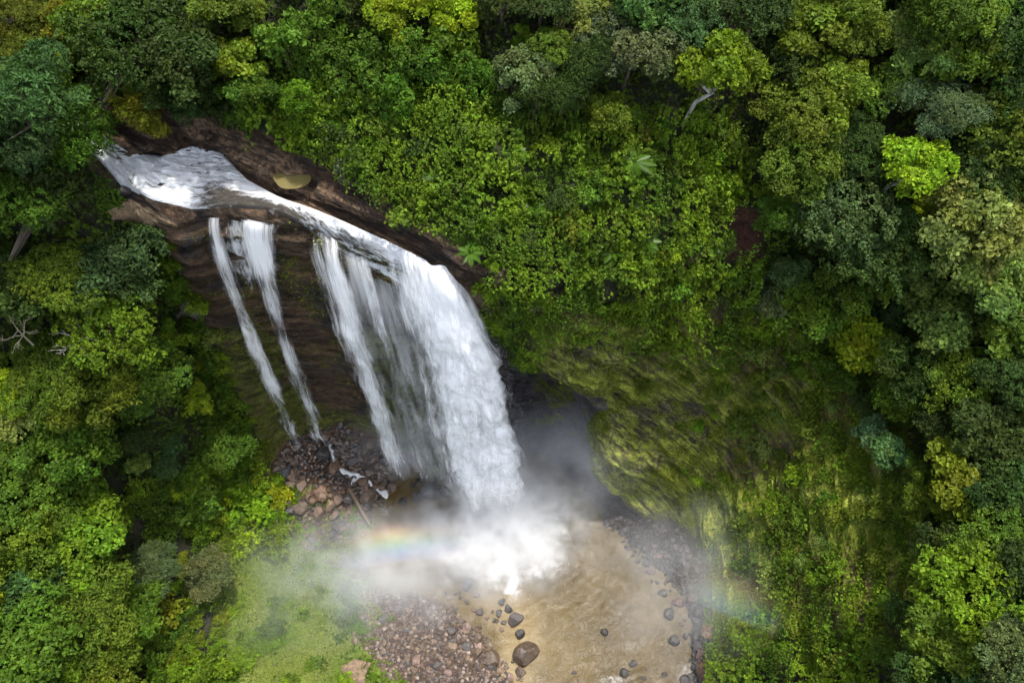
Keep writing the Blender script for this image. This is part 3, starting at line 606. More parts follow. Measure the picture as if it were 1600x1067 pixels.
def leaves(P, Nrm, L, r, wid=.32, droop=.25, down=.3):
    """folded leaf blades at points P lying roughly square to Nrm"""
    n = len(P); rnd = r.normal(size=(n, 3)); tdir = rnd - (rnd * Nrm).sum(1, keepdims=True) * Nrm; tdir = unit(tdir); tdir[:, 2] -= down; tdir = unit(tdir)
    b = unit(np.cross(Nrm, tdir)); n2 = np.cross(tdir, b); L = np.asarray(L).reshape(-1, 1) * np.ones((n, 1))
    V = np.stack([P - tdir * L * .45, P + b * L * wid - n2 * L * .02, P + tdir * L * .55 - n2 * L * droop, P - b * L * wid - n2 * L * .02], 1).reshape(-1, 3)
    F = np.arange(4 * n).reshape(n, 4); return V, F
def crown(seed, nl, nom_r, lobes, flat, lobe_r, leaf, style):
    r = np.random.default_rng(seed); C, Rr = [], []
    for k in range(lobes):
        if style == 'column':
            a_ = r.uniform(0, 6.28); z = r.uniform(-2.6, .6); rad = .62 * math.sqrt(r.random()) * (1.05 if z < -.3 else .8); C.append([rad * math.cos(a_), rad * math.sin(a_), z]); Rr.append(lobe_r * r.uniform(.7, 1.2)); continue
        g = (k + .5) / lobes; rad = math.sqrt(g) * .80 * r.uniform(.8, 1.12); a_ = k * 2.39996 + r.uniform(-.5, .5)
        z = flat * math.sqrt(max(0, 1 - min(rad, 1) ** 2)) * r.uniform(.7, 1.15) + r.uniform(-.12, .12)
        if k % 4 == 3: z -= flat * r.uniform(.3, .8)
        C.append([rad * math.cos(a_), rad * math.sin(a_), z]); Rr.append(lobe_r * r.uniform(.65, 1.3))
    C, Rr = np.array(C), np.array(Rr)
    if style not in ('column', 'shrub'):          # uneven outline: missing and straying lobes
        kp = r.random(lobes) > .16; kp[:4] = True; C, Rr = C[kp], Rr[kp]; lobes = len(C)
        C[:, :2] *= r.uniform(.85, 1.3, (lobes, 1)); C[:, 0] *= r.uniform(.8, 1.0); C[:, 2] += r.normal(0, .07, lobes)
    per = 5 if style == 'cluster' else 13; ncl = nl // per                     # leaf sprays: each a small drooping rosette
    pick = r.choice(lobes, ncl, p=Rr ** 2 / (Rr ** 2).sum())
    d = unit(r.normal(size=(ncl, 3))); d[:, 2] = np.where(d[:, 2] < -.25, -d[:, 2], d[:, 2])
    rad = Rr[pick] * (1 - .40 * r.random(ncl) ** 1.8) * (1 + .30 * noise(d * 1.7 + pick[:, None] * 5.3, 1.5, seed))
    zs = np.array([1, 1, .72 if style != 'feather' else .5]); P = C[pick] + d * rad[:, None] * zs
    keep = np.ones(ncl, bool)
    for k in range(lobes):
        keep &= ~((((P - C[k]) / zs) ** 2).sum(1) < (Rr[k] * .60) ** 2)
    P, d, pick = P[keep], d[keep], pick[keep]; ncl = len(P)
    ax = unit(d * .75 + np.array([0, 0, .45]) + r.normal(size=(ncl, 3)) * .25)
    csz = leaf / nom_r * (1.25 if style != 'cluster' else .8) * r.uniform(.6, 1.35, ncl); cid = np.repeat(np.arange(ncl), per); n = len(cid)
    off = r.normal(size=(n, 3)); off -= (off * ax[cid]).sum(1, keepdims=True) * ax[cid]; off = unit(off) * (csz[cid] * np.sqrt(r.random(n)))[:, None]
    Pl = P[cid] + off - np.array([0, 0, 1]) * (.55 * np.linalg.norm(off, axis=1) ** 2 / csz[cid])[:, None] + ax[cid] * (csz[cid] * r.uniform(-.12, .12, n))[:, None]
    nrm = unit(ax[cid] * .8 + off / csz[cid][:, None] * .45 + r.normal(size=(n, 3)) * .3)
    Ls = leaf / nom_r * r.uniform(.6, 1.25, n)
    V, F = leaves(Pl, nrm, Ls, r, .2 if style == 'feather' else .32, .25, .35)
    lobe_tint = r.uniform(.75, 1.25, lobes); hue = r.uniform(-.10, .10, lobes); ct_ = r.uniform(.72, 1.3, ncl)
    f = (lobe_tint[pick] * ct_)[cid] * r.uniform(.75, 1.25, n); hu = hue[pick][cid] + r.uniform(-.08, .08, n)
    c = np.stack([f * (1 + hu), f, f * (1 - hu)], 1)
    me = make_mesh("crown", V, F, M_LEAF, np.repeat(c, 4, 0), False)
    # trunk and limbs reaching the lobes (unit height 1 below the crown)
    return me, C
def trunk_mesh(seed, C, style):
    r = np.random.default_rng(seed + 500); parts = []
    b1, b2 = r.uniform(-.12, .12, 2), r.uniform(-.1, .1, 2)
    st = [(0, 0, -1.25), (b1[0], b1[1], -.6), (b2[0], b2[1], -.25), (0, 0, .12)]
    parts.append(tube(st, [.060, .045, .038, .028], 8))
    for k in r.choice(len(C), min(len(C), 9), replace=False):
        e = C[k] * np.array([.72, .72, .45]); s0 = np.array([b2[0], b2[1], -.3]) * r.uniform(.3, 1); mid_ = (s0 + e) / 2 + np.array([0, 0, -.06]) + r.normal(size=3) * .04
        parts.append(tube([s0, mid_, e * .92], [.032, .022, .008], 6))
    V, F = join(parts); return make_mesh("trunk", V, F, M_BARK)
KINDS = {}
def add_kind(k, seeds, **kw): KINDS[k] = [crown(s_, style=k, **{**kw, 'leaf': kw['leaf'] * (.72, 1.0, 1.3, .85, 1.15, .65)[i % 6], 'nl': int(kw['nl'] / (.72, 1.0, 1.2, .85, 1.1, .65)[i % 6] ** 1.3), 'lobe_r': kw['lobe_r'] * (1, 1.15, .85, 1.3, .95, 1.1)[i % 6]}) + (s_,) for i, s_ in enumerate(seeds)]
add_kind('dome', (1, 2, 3, 4, 5, 6), nl=12500, nom_r=4.2, lobes=34, flat=.62, lobe_r=.30, leaf=.36)
add_kind('loose', (11, 12, 13, 14, 15), nl=8500, nom_r=3.8, lobes=26, flat=.55, lobe_r=.24, leaf=.40)
add_kind('feather', (21, 22, 23), nl=13000, nom_r=4.5, lobes=30, flat=.5, lobe_r=.30, leaf=.38)
add_kind('cluster', (31, 32), nl=4200, nom_r=3.5, lobes=30, flat=.6, lobe_r=.24, leaf=.62)
add_kind('column', (41, 42, 43), nl=9000, nom_r=2.6, lobes=36, flat=.5, lobe_r=.42, leaf=.34)
add_kind('shrub', (51, 52, 53, 54), nl=1500, nom_r=1.6, lobes=11, flat=.5, lobe_r=.42, leaf=.33)
TR = {k: [(c_[0], trunk_mesh(c_[2], c_[1], k)) for c_ in v] for k, v in KINDS.items()}
LEAF = dict(dark=(.027,.048,.008), blue=(.040,.078,.020), green=(.054,.100,.008), olive=(.072,.104,.008), lime=(.150,.205,.008), pale=(.108,.155,.030), grey=(.072,.098,.036), yellow=(.108,.125,.008), teal=(.075,.138,.044), vine=(.086,.148,.007))
CW = dict(dark='dark green', blue='bluish green', green='mid green', olive='olive green', lime='bright lime green', pale='pale green', grey='grey green', yellow='yellowish olive', teal='pale teal', vine='fresh green')
KW = dict(dome='rounded tree', loose='open tree', feather='feathery tree', cluster='big leaved tree', column='vine draped tree', shrub='leafy shrub')
NAME = dict(dome='broadleaf_tree', loose='open_crowned_tree', feather='feathery_tree', cluster='large_leaved_tree', column='vine_draped_tree', shrub='shrub')
placed = []; gr_ = np.random.default_rng(11)
def zone(u, v):
    if u < 0 or u > 1600 or v < 0 or v > 1067: return "beyond the " + ("left" if u < 0 else "right" if u > 1600 else "top" if v < 0 else "bottom") + " edge"
    if v < 235:
        if u < 150: return "in the top left corner"
        if u < 430: return "overhanging the river head"
        if u < 700: return "at the top above the ledge"
        if u < 1050: return "at the top centre"
        if u < 1330: return "at the top right of centre"
        return "in the top right corner"
    if u < 480:
        if v < 480: return "on the left bank by the ledge"
        if v < 735: return "on the slope left of the streams"
        if v < 900: return "on the lower left slope"
        return "in the bottom left corner"
    if u < 1180:
        if v >= 480: return "on the mossy wall"
        return ("low " if v > 350 else "high ") + "on the vine slope " + ("above the ledge" if u < 720 else "above the alcove" if u < 950 else "near the red soil")
    if v < 450: return "on the right above the mossy wall"
    if v < 680: return "on the right beside the mossy wall"
    if v < 850: return "on the right level with the splash"
    return "in the bottom right corner"
def tree(u, v, d_px, kind, colk, bark=(.075, .058, .04), hmul=1.0, tall=1.0):
    h, n, _ = hit(u, v)
    if h is None: return None
    dv = unit(ray(u, v)); Hc = None
    for tr_ in (1.0, .8, .6, .45, .3, .2):
        dist = np.linalg.norm(h - CAM); r = d_px * dist / FPX / 2
        if kind == 'shrub': want = r * .25
        else: want = (r * .8 + 1.0) * hmul
        c = h - dv * want * 1.1 * tr_
        g = drop(c[0], c[1], c[2] + .01)
        if g is None: continue
        Hc = c[2] - g
        if Hc < want * 2.6 + 1: break
    if Hc is None: return None
    dist = np.linalg.norm(c - CAM); r = d_px * dist / FPX / 2
    cm, tm = TR[kind][gr_.integers(len(TR[kind]))]
    base = np.array([c[0], c[1], g])
    if Hc > r * .8 + 1:                # on a steep wall it roots behind itself and leans out
        nq = np.array(bvh.find_nearest(Vector(c))[0]) - c
        hq = bvh.ray_cast(Vector(c), Vector(unit(nq) * .75 + np.array([0, 0, -.8])).normalized())
        if hq[0] is not None: base = np.array(hq[0])
    lean = c - base; Hc = max(np.linalg.norm(lean), .3)
    e = empty(NAME[kind], base)
    k_ = obj("crown", cm, e, lean); k_.rotation_euler = (gr_.uniform(-.12, .12), gr_.uniform(-.12, .12), gr_.uniform(0, 6.28)); k_.scale = (r, r, r * tall * gr_.uniform(.9, 1.15))
    j = gr_.uniform(.88, 1.12, 3); L_ = LEAF[colk]; k_.color = (L_[0] * j[0], L_[1] * j[1], L_[2] * j[2], 1)
    t_ = obj("trunk", tm, e, lean); t_.rotation_euler = Vector(lean).to_track_quat('Z', 'Y').to_euler(); t_.scale = (r, r, max(Hc, .5) / 1.2 if kind != 'shrub' else max(Hc, .3)); t_.color = (*bark, 1)
    placed.append(dict(o=e, u=u, v=v, d=d_px, kind=kind, col=colk)); return e
WB = (.42, .40, .36)
TREES = """22 22 90 feather olive|112 41 70 loose yellow|41 95 95 feather olive|86 109 60 loose olive|180 41 110 dome olive|232 15 90 dome dark|210 92 120 dome dark|292 105 120 dome dark|285 37 100 dome dark|349 19 110 loose olive
371 105 78 cluster yellow|392 150 75 dome green|442 67 95 column green|498 60 90 column green|525 105 70 column green|468 150 60 column vine|232 172 90 loose yellow|300 152 100 dome dark|45 176 150 feather blue|127 228 115 dome green|22 248 110 dome blue
41 337 115 dome green|97 292 85 dome dark|182 424 150 feather blue|98 448 95 dome olive|34 450 100 dome dark|175 528 105 dome vine|256 545 75 dome vine|236 598 115 dome green|96 585 115 feather olive|144 618 120 feather olive|128 683 110 dome green
300 629 52 loose lime|30 666 75 cluster pale|10 618 65 loose lime|219 727 32 cluster pale|350 702 75 dome green|84 737 50 cluster blue|18 722 110 loose green|40 760 110 dome green|88 785 90 dome green|45 835 125 dome olive|134 838 125 dome vine
69 906 105 dome blue|148 954 135 feather olive|10 925 75 loose lime|41 1024 135 dome green|92 1040 95 dome vine|241 886 72 feather grey|199 920 55 feather grey|327 900 68 feather grey|206 965 85 dome green|180 1040 90 dome olive
620 30 95 loose lime|672 2 65 loose lime|717 28 78 loose lime|570 18 80 dome dark|522 8 90 column green|785 12 80 dome dark|816 50 26 column vine|849 8 85 dome dark|909 42 85 loose pale|862 82 75 dome green|982 82 115 dome grey|1006 18 110 dome blue|1030 105 80 loose grey
916 108 85 dome dark|818 122 85 loose grey|840 156 75 dome dark|884 155 75 dome dark|950 187 70 loose olive|710 70 80 column green|744 112 70 column green|680 105 75 column green|642 82 85 column green|624 150 60 column green|571 90 80 column green
1126 124 118 loose vine|1265 45 110 loose olive|1314 12 95 loose olive|1340 62 80 loose olive|1407 55 66 loose pale|1164 20 100 dome dark|1068 35 100 dome blue|1287 157 110 dome olive|1235 120 90 dome dark|1250 200 115 dome olive|1246 265 120 dome green
1475 41 130 dome green|1433 105 95 loose pale|1508 100 100 loose olive|1471 172 120 feather grey|1396 145 80 dome green|1572 210 120 dome olive|1560 60 110 dome dark|1580 130 90 dome dark|1527 236 100 dome dark|1426 274 100 loose lime|1452 326 55 loose lime|1300 335 120 dome blue|1330 235 90 dome dark
1222 340 80 dome green|1370 362 95 dome dark|1514 362 150 dome pale|1590 345 80 loose lime|1527 282 95 dome dark|1580 285 80 dome olive|1338 395 115 dome dark|1522 425 130 dome pale|1424 424 70 loose pale|1471 509 115 loose pale|1329 458 105 loose green
1254 492 95 dome green|1350 538 90 cluster lime|1226 432 55 dome blue|1200 478 45 dome grey|1575 529 95 cluster green|1540 470 80 dome dark|1430 580 110 dome dark|1498 600 110 dome olive|1565 600 95 dome dark|1362 678 50 cluster teal|1390 708 55 cluster teal|1535 690 110 dome dark|1470 665 80 dome dark
1503 757 118 loose yellow|1448 784 72 loose olive|1515 946 125 dome vine|1553 866 85 dome green|1477 866 80 dome dark|1473 1000 105 dome green|1580 1025 95 dome grey|1440 1045 80 dome dark|1575 775 95 dome dark|1590 815 70 dome green|1592 900 90 dome dark|1410 620 70 dome olive|1310 590 55 loose green"""
for line in TREES.replace("\n", "|").split("|"):
    u, v, d, k, c = line.split(); 
    wb = WB if (u, v) in (("1126", "124"), ("1426", "274")) else (.075, .058, .04)
    tree(float(u), float(v), float(d) * 1.12, k, c, wb, 1.6 if wb is WB else .4 if (u, v) in (("232", "172"), ("300", "152")) else 1.0)
FOREST = [[(-220,-160),(1820,-160),(1820,1240),(1420,1240),(1370,1000),(1430,830),(1370,690),(1290,580),(1230,500),(1215,420),(1190,250),(1060,170),(900,165),(760,150),(560,130),(440,150),(350,180),(300,190),(170,170),(100,160),(-220,100)],
          [(-220,100),(90,170),(150,250),(150,330),(250,365),(290,480),(300,600),(330,700),(230,745),(150,740),(220,860),(330,880),(300,940),(230,1000),(210,1240),(-220,1240)]]
gr2 = np.random.default_rng(23); nfill = 0
for k in range(5000):
    u, v = gr2.uniform(-200, 1800), gr2.uniform(-140, 1200)
    if not (inpoly(u, v, FOREST[0]) or inpoly(u, v, FOREST[1])): continue
    d = 38 + 95 * gr2.random() ** 1.3; out = u < 0 or u > 1600 or v < 0 or v > 1067
    if out: d *= 1.25
    if any((q_['u'] - u) ** 2 + (q_['v'] - v) ** 2 < (.40 * (q_['d'] + d)) ** 2 for q_ in placed): continue
    kk = gr2.choice(['dome', 'dome', 'loose', 'column', 'dome']); ck = gr2.choice(['dark', 'dark', 'green', 'green', 'vine', 'blue'])
    if tree(u, v, d, kk, ck): nfill += 1
ntree = len(placed)
# shrubs on the vine slope, the left cliff, the right wall
def shrubs(poly, n, dmin, dmax, cols, seed, gap=.36):
    r = np.random.default_rng(seed); us, vs = zip(*poly); k = 0; tr_ = 0
    while k < n and tr_ < n * 12:
        tr_ += 1; u, v = r.uniform(min(us), max(us)), r.uniform(min(vs), max(vs))
        if not inpoly(u, v, poly): continue
        d = dmin + (dmax - dmin) * r.random() ** 1.6
        if ((u - 1155) / 55) ** 2 + ((v - 370) / 60) ** 2 < 1: continue
        if any((q_['u'] - u) ** 2 + (q_['v'] - v) ** 2 < (gap * (q_['d'] + d)) ** 2 for q_ in placed): continue
        if tree(u, v, d, 'shrub', r.choice(cols)): k += 1
for (u, v, d, c) in [(1035,398,42,'lime'),(856,240,52,'vine'),(852,467,50,'grey'),(777,292,50,'dark'),(931,295,55,'green'),(545,262,48,'grey'),(710,335,60,'green'),(337,528,40,'pale'),(1092,255,70,'vine'),(1137,292,55,'vine'),(1165,820,40,'olive'),(385,780,70,'vine'),(310,785,70,'green'),(248,785,55,'green'),(327,1050,55,'olive'),(254,961,55,'yellow'),(1160,650,60,'green'),(760,450,40,'vine')]:
    tree(u, v, d, 'shrub', c)
SLOPE = [(440,150),(560,130),(760,150),(900,165),(1060,170),(1190,250),(1215,430),(1120,470),(980,470),(860,470),(760,430),(700,380),(600,300),(520,240),(400,190)]
shrubs(SLOPE, 85, 24, 66, ['green', 'vine', 'vine', 'green', 'dark', 'olive'], 31)
shrubs([(250,350),(310,470),(390,640),(430,730),(440,800),(330,850),(230,800),(330,700),(290,520)], 46, 22, 52, ['vine', 'vine', 'olive', 'lime', 'green'], 32)
shrubs([(1180,470),(1290,580),(1370,690),(1430,830),(1370,1000),(1400,1067),(1240,1067),(1200,900),(1180,740),(1120,600),(1120,480)], 60, 20, 52, ['green', 'olive', 'olive', 'vine', 'pale'], 33)
shrubs([(300,760),(350,735),(440,745),(436,850),(330,868)], 26, 24, 58, ['lime', 'vine', 'vine'], 35, .30)
shrubs([(960,500),(1110,490),(1190,640),(1170,800),(1100,780),(1010,690),(960,600)], 24, 10, 24, ['olive', 'vine', 'olive'], 36)
shrubs([(200,860),(330,880),(350,960),(330,1067),(210,1067)], 26, 22, 50, ['olive', 'yellow', 'vine', 'green'], 34)
# labels: look first, then place, then order from the left
from collections import defaultdict
grp = defaultdict(list)
for q_ in placed: grp[(q_['kind'], q_['col'], zone(q_['u'], q_['v']))].append(q_)
for (k, c, z), qs_ in grp.items():
    qs_.sort(key=lambda q_: q_['u'])
    for i, q_ in enumerate(qs_):
        base = CW[c] + " " + KW[k] + " " + z
        if len(qs_) > 1:
            base = ("leftmost " if i == 0 else "rightmost " if i == len(qs_) - 1 else ORD[i] + " from left ") + base
        q_['o']["label"] = base; q_['o']["category"] = "shrub" if k == 'shrub' else "tree"
        q_['o']["group"] = ("shrubs " if k == 'shrub' else "trees ") + z if k == 'shrub' or len(qs_) > 1 else "forest trees of the gorge"

# palms and tree ferns: rosettes of long fronds
def frond_mesh(seed, wide):
    r = np.random.default_rng(seed); Vs, Fs = [], []; k = 0; nseg = 9
    mid_ = [(x, 0, .34 * x - .62 * x * x) for x in np.linspace(0, 1, nseg + 1)]
    V0, F0 = tube(mid_, list(np.linspace(.014, .004, nseg + 1)), 4); Vs.append(V0); Fs.append(F0); k = len(V0)
    if wide:
        for s_ in (-1, 1):
            A_ = np.array(mid_); Wd = .17 * np.sin(np.linspace(.12, 1, nseg + 1) ** .8 * math.pi * .97)
            E_ = A_ + np.stack([0 * Wd, s_ * Wd, -.25 * Wd], 1); VV_ = np.concatenate([A_, E_]); f = np.array([[i, i + 1, nseg + 2 + i, nseg + 1 + i] for i in range(nseg)])
            Vs.append(VV_); Fs.append(f + k); k += len(VV_)
    else:
        for i in range(26):
            x = .1 + .9 * i / 26; b_ = np.array([x, 0, .34 * x - .62 * x * x]); Ln = .26 * math.sin(math.pi * (x * .88 + .1))
            for s_ in (-1, 1):
                e_ = b_ + np.array([.35 * Ln, s_ * Ln, -.3 * Ln]); w_ = np.array([.018, 0, 0])
                Vs.append(np.array([b_ - w_, b_ + w_, (b_ + e_) / 2 + w_ * 1.3, e_])); Fs.append(np.array([[0, 1, 2, 3]]) + k); k += 4
    V = np.concatenate(Vs); F = np.concatenate(Fs); return make_mesh("frond", V, F, M_FROND, np.ones((len(V), 3)), False)
FR = {False: [frond_mesh(1, False)], True: [frond_mesh(2, True)]}
TRK = make_mesh("trunk", *tube([(0, 0, -1), (.02, .02, -.5), (0, 0, 0)], [.09, .07, .06], 8), M_BARK)
def fern(u, v, d, wide, label, c, nf):
    h, n, _ = hit(u, v); dist = np.linalg.norm(h - CAM); r = d * .85 * dist / FPX / 2
    cpt = h + n * .5 + np.array([0, -.6, 1.2]); g = drop(*cpt)
    if g is None: return
    e = empty("palm" if wide is False else "banana_plant", (cpt[0], cpt[1], g), label=label, cat="palm" if not wide else "plant", group="palms and large leaved plants"); H = cpt[2] - g
    t_ = obj("trunk", TRK, e, (0, 0, H)); t_.scale = (1.6, 1.6, H + .3); t_.color = (.1, .08, .05, 1)
    for k in range(nf):
        f_ = obj("frond", FR[wide][0], e, (0, 0, H)); s_ = r * gr_.uniform(.85, 1.1); f_.scale = (s_, s_, s_); f_.rotation_euler = (0, gr_.uniform(-.5, .12), k * 6.283 / nf + gr_.uniform(-.2, .2)); j = gr_.uniform(.8, 1.2); f_.color = (c[0] * j, c[1] * j, c[2] * j, 1)
FC = (.040, .085, .008)
for (u, v, d, wd, l, nf) in [(1335,592,70,True,"plant with long paddle leaves on the right slope above the mossy wall",7),(1372,622,52,True,"smaller paddle leaved plant right of the long leaved one on the right slope",6),
    (420,165,60,False,"fern palm hanging over the rock at the river bend",9),(680,285,66,False,"fern palm in the middle of the vine slope above the ledge",10),(735,400,52,False,"fern palm at the foot of the vine slope near the lip of the falls",9),
    (800,395,56,False,"fern palm above the dark overhang right of the lip",9),(880,385,52,False,"fern palm left of the bright yellow shrub on the vine slope",9),(985,190,50,False,"fern palm high on the vine slope under the grey crowns",8),(1385,935,54,False,"palm with a yellowing frond on the lower right slope",8),
    (640,300,50,False,"small fern palm just above the ledge rock",8),(960,400,48,False,"fern palm low on the vine slope above the moss",8),(225,640,46,False,"fern palm in the gap of the left slope",8),(1500,850,60,False,"dark palm between crowns in the lower right forest",8),(745,345,54,False,"fern palm midway between ledge and vine slope top",9),(840,330,48,False,"fern palm below the fresh green shrub on the vine slope",8)]:
    fern(u, v, d, wd, l, FC, nf)
rf_ = np.random.default_rng(77); k = 0
while k < 14:
    u, v = rf_.uniform(470, 1150), rf_.uniform(180, 450)
    if inpoly(u, v, SLOPE) and v > .45 * u - 60 - 400 * (u > 760):
        fern(u, v, rf_.uniform(42, 72), False, "fern palm spreading over the creepers of the vine slope", FC, int(rf_.integers(8, 11))); k += 1
# dead snags
def snag(u, v, d, label, seed, c=(.40, .36, .31)):
    r = np.random.default_rng(seed); h, n, _ = hit(u, v); dist = np.linalg.norm(h - CAM); s_ = d * dist / FPX; dv = unit(ray(u, v)); top = h - dv * 7; g = drop(*top); H = top[2] - g; parts = [tube([(0, 0, 0), (.1, .05, H * .5), (0, 0, H)], [.22, .17, .1], 8)]
    def br(p0, dr, L_, rad, dep):
        p1 = p0 + dr * L_ * .5 + r.normal(size=3) * L_ * .07; p2 = p0 + dr * L_; parts.append(tube([p0, p1, p2], [rad, rad * .75, rad * .4], 6))
        if dep:
            for k in range(3): br(p0 + (p2 - p0) * r.uniform(.4, 1), unit(dr + r.normal(size=3) * .55), L_ * .6, rad * .5, dep - 1)
    for k in range(5): br(np.array([0, 0, H - .3]), unit(np.array([math.cos(k * 1.3), math.sin(k * 1.3), .7]) + r.normal(size=3) * .2), s_ * .42, .07, 2)
    o_ = obj("dead_tree", make_mesh("dead_tree", *join(parts), M_BARK), None, (top[0], top[1], g), label, "dead tree", "leafless trees"); o_.color = (*c, 1)
snag(118, 535, 50, "bare grey twiggy snag behind the feathery olive crown", 1); snag(34, 522, 48, "bare twiggy snag with a mossy bough near the left edge", 2, (.30, .27, .17))

# ------------------------------------------------------------------ leaf carpet, moss tufts, grass
tri = np.concatenate([TF[:, [0, 1, 2]], TF[:, [0, 2, 3]]])
A0, B0, C0 = TV[tri[:, 0]], TV[tri[:, 1]], TV[tri[:, 2]]
tn = np.cross(B0 - A0, C0 - A0); area = .5 * np.linalg.norm(tn, axis=1); tn = tn / (2 * area[:, None] + 1e-9); 
cn = (A0 + B0 + C0) / 3; cu, cv_, cz = proj(cn)
vn = Nn2.reshape(-1, 3)[tri[:, 0]]; tn = np.where((tn * vn).sum(1, keepdims=True) < 0, -tn, tn)
inview = (cu > -120) & (cu < 1720) & (cv_ > -120) & (cv_ < 1190) & (cz > 0)
def carpet(name, label, weight, n, L, lump, cols_fn, seed, wid=.34, up=.5, kind="stuff", gaps=False):
    r = np.random.default_rng(seed); wt = area * weight * inview; wt = wt / wt.sum(); k = r.choice(len(tri), n, p=wt)
    a_, b_ = r.random(n), r.random(n); sw = a_ + b_ > 1; a_[sw] = 1 - a_[sw]; b_[sw] = 1 - b_[sw]
    P = A0[k] + (B0[k] - A0[k]) * a_[:, None] + (C0[k] - A0[k]) * b_[:, None]; nn = tn[k]
    lm = np.clip(.5 + .8 * fbm(P * np.array([1.0, .22, .22]), .6, 3, seed) + .45 * fbm(P, .9, 2, seed + 5), 0, 1.4) * lump
    P = P + nn * (lm * (1 - .35 * r.random(n) ** 2) + .05)[:, None] + np.array([0, 0, 1]) * (lm * .4)[:, None]
    if gaps:
        gp = fbm(P * np.array([1.0, .28, .28]), .5, 3, seed + 21) > -.22 - .25 * r.random(n); P, nn, n = P[gp], nn[gp], int(gp.sum())
    nrm = unit(nn * .6 + np.array([0, 0, up]) + r.normal(size=(n, 3)) * .4)
    V, F = leaves(P, nrm, L * r.uniform(.55, 1.3, n) * (1 + .9 * sstep(.15, .4, fbm(P, .28, 2, seed + 9))), r, wid, .25, .45); c = cols_fn(P, r, n)
    return obj(name, make_mesh(name, V, F, M_COVER, np.repeat(c, 4, 0), False), None, None, label, None, None, kind)
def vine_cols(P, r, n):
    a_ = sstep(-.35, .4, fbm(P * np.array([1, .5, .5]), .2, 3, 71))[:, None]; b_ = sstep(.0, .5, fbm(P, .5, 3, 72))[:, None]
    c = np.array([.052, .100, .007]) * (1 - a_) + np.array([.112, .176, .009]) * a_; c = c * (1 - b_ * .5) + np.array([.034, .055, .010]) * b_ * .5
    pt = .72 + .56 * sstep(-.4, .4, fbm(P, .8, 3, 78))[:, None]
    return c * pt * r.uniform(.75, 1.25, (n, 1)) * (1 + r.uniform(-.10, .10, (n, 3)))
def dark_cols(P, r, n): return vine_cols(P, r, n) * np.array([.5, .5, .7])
covt = cover.ravel()[tri].mean(1); rowt = RR.ravel()[tri[:, 0]]; colt = CC.ravel()[tri[:, 0]]; mwt = mwm.ravel()[tri[:, 0]]; gzt = gz.ravel()[tri[:, 0]]; ylt = yl.ravel()[tri[:, 0]]; fct = fc.ravel()[tri[:, 0]]
forest = inpoly(cu, cv_, FOREST[0]) | inpoly(cu, cv_, FOREST[1])
open_ = covt * (~forest) * (1 - (mwt > .5) * sstep(7.2, 6.4, rowt) * sstep(.9, 2.4, colt)) * (1 - .35 * (mwt > .5) * sstep(2.4, .9, colt) * (1 - sstep(-.1, .3, fbm(cn, .22, 3, 79))))
carpet("vine_carpet", "leafy vines and creepers covering the open slopes of the gorge", open_, 320000, .28, 2.6, vine_cols, 81, gaps=True)
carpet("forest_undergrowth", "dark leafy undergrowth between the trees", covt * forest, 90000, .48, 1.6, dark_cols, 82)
def moss_cols(P, r, n):
    a_ = sstep(-.2, .4, fbm(P, .3, 3, 73))[:, None]; c = np.array([.115, .14, .012]) * (1 - a_) + np.array([.18, .205, .03]) * a_; return c * r.uniform(.6, 1.35, (n, 1))
carpet("moss_tufts", "small moss and fern tufts on the wet rock walls", (mwt * (rowt > 2.9) * (rowt < 7.4) * sstep(.0, .35, fbm(cn, .5, 3, 74)) + fct * .12 * sstep(0, .3, fbm(cn, .25, 3, 75))), 75000, .20, .35, moss_cols, 83, .3, .2)
def grass_cols(P, r, n):
    a_ = sstep(-.2, .4, fbm(P, .25, 3, 76))[:, None]; c = np.array([.11, .165, .022]) * (1 - a_) + np.array([.17, .20, .045]) * a_; return c * r.uniform(.65, 1.35, (n, 1))
carpet("weeds", "taller weeds and herbs in patches on the grass flat", np.maximum(gzt, ylt) * sstep(.05, .3, fbm(cn, .3, 3, 77)), 16000, .34, .7, vine_cols, 85, .3, .5)
carpet("grass", "short bright grass and herbs on the flat beside the pool", np.maximum(gzt, ylt), 70000, .24, .22, grass_cols, 84, .26, .6)

# ------------------------------------------------------------------ spray
def ellipsoid(name, c, r):
    V, F = ico(3); return make_mesh(name, V * np.array(r), F, None)
def mist_mat(name, dens, rad, nscale, lo, hi, wind=(0, 0, 0), color=(.92, .96, 1.0, 1)):
    m, t, o, N = nodes(name); tc = N("ShaderNodeTexCoord")
    q_ = N("ShaderNodeVectorMath", {0: tc.outputs["Object"], 1: tuple(1 / x for x in rad)}, operation='MULTIPLY')
    ln = N("ShaderNodeVectorMath", {0: q_.outputs[0]}, operation='LENGTH').outputs["Value"]
    fall = N("ShaderNodeMapRange", {0: ln, 1: .0, 2: 1.0, 3: 1.0, 4: 0.0}, interpolation_type='SMOOTHSTEP').outputs[0]
    geo = N("ShaderNodeNewGeometry")
    mp = N("ShaderNodeMapping", {"Vector": geo.outputs["Position"], "Scale": (nscale, nscale, nscale * .8), "Location": wind})
    a = N("ShaderNodeTexNoise", {"Vector": mp.outputs[0], "Scale": 1.0, "Detail": 2.5, "Roughness": .6})
    nz = N("ShaderNodeMapRange", {0: a.outputs[0], 1: lo, 2: hi, 3: 0.0, 4: 1.0}, interpolation_type='SMOOTHSTEP').outputs[0]
    d = M_(N, 'MULTIPLY', M_(N, 'MULTIPLY', fall, nz), dens)
    vs = N("ShaderNodeVolumeScatter", {"Color": color, "Density": d, "Anisotropy": .1}); t.links.new(vs.outputs[0], o.inputs["Volume"])
    return m
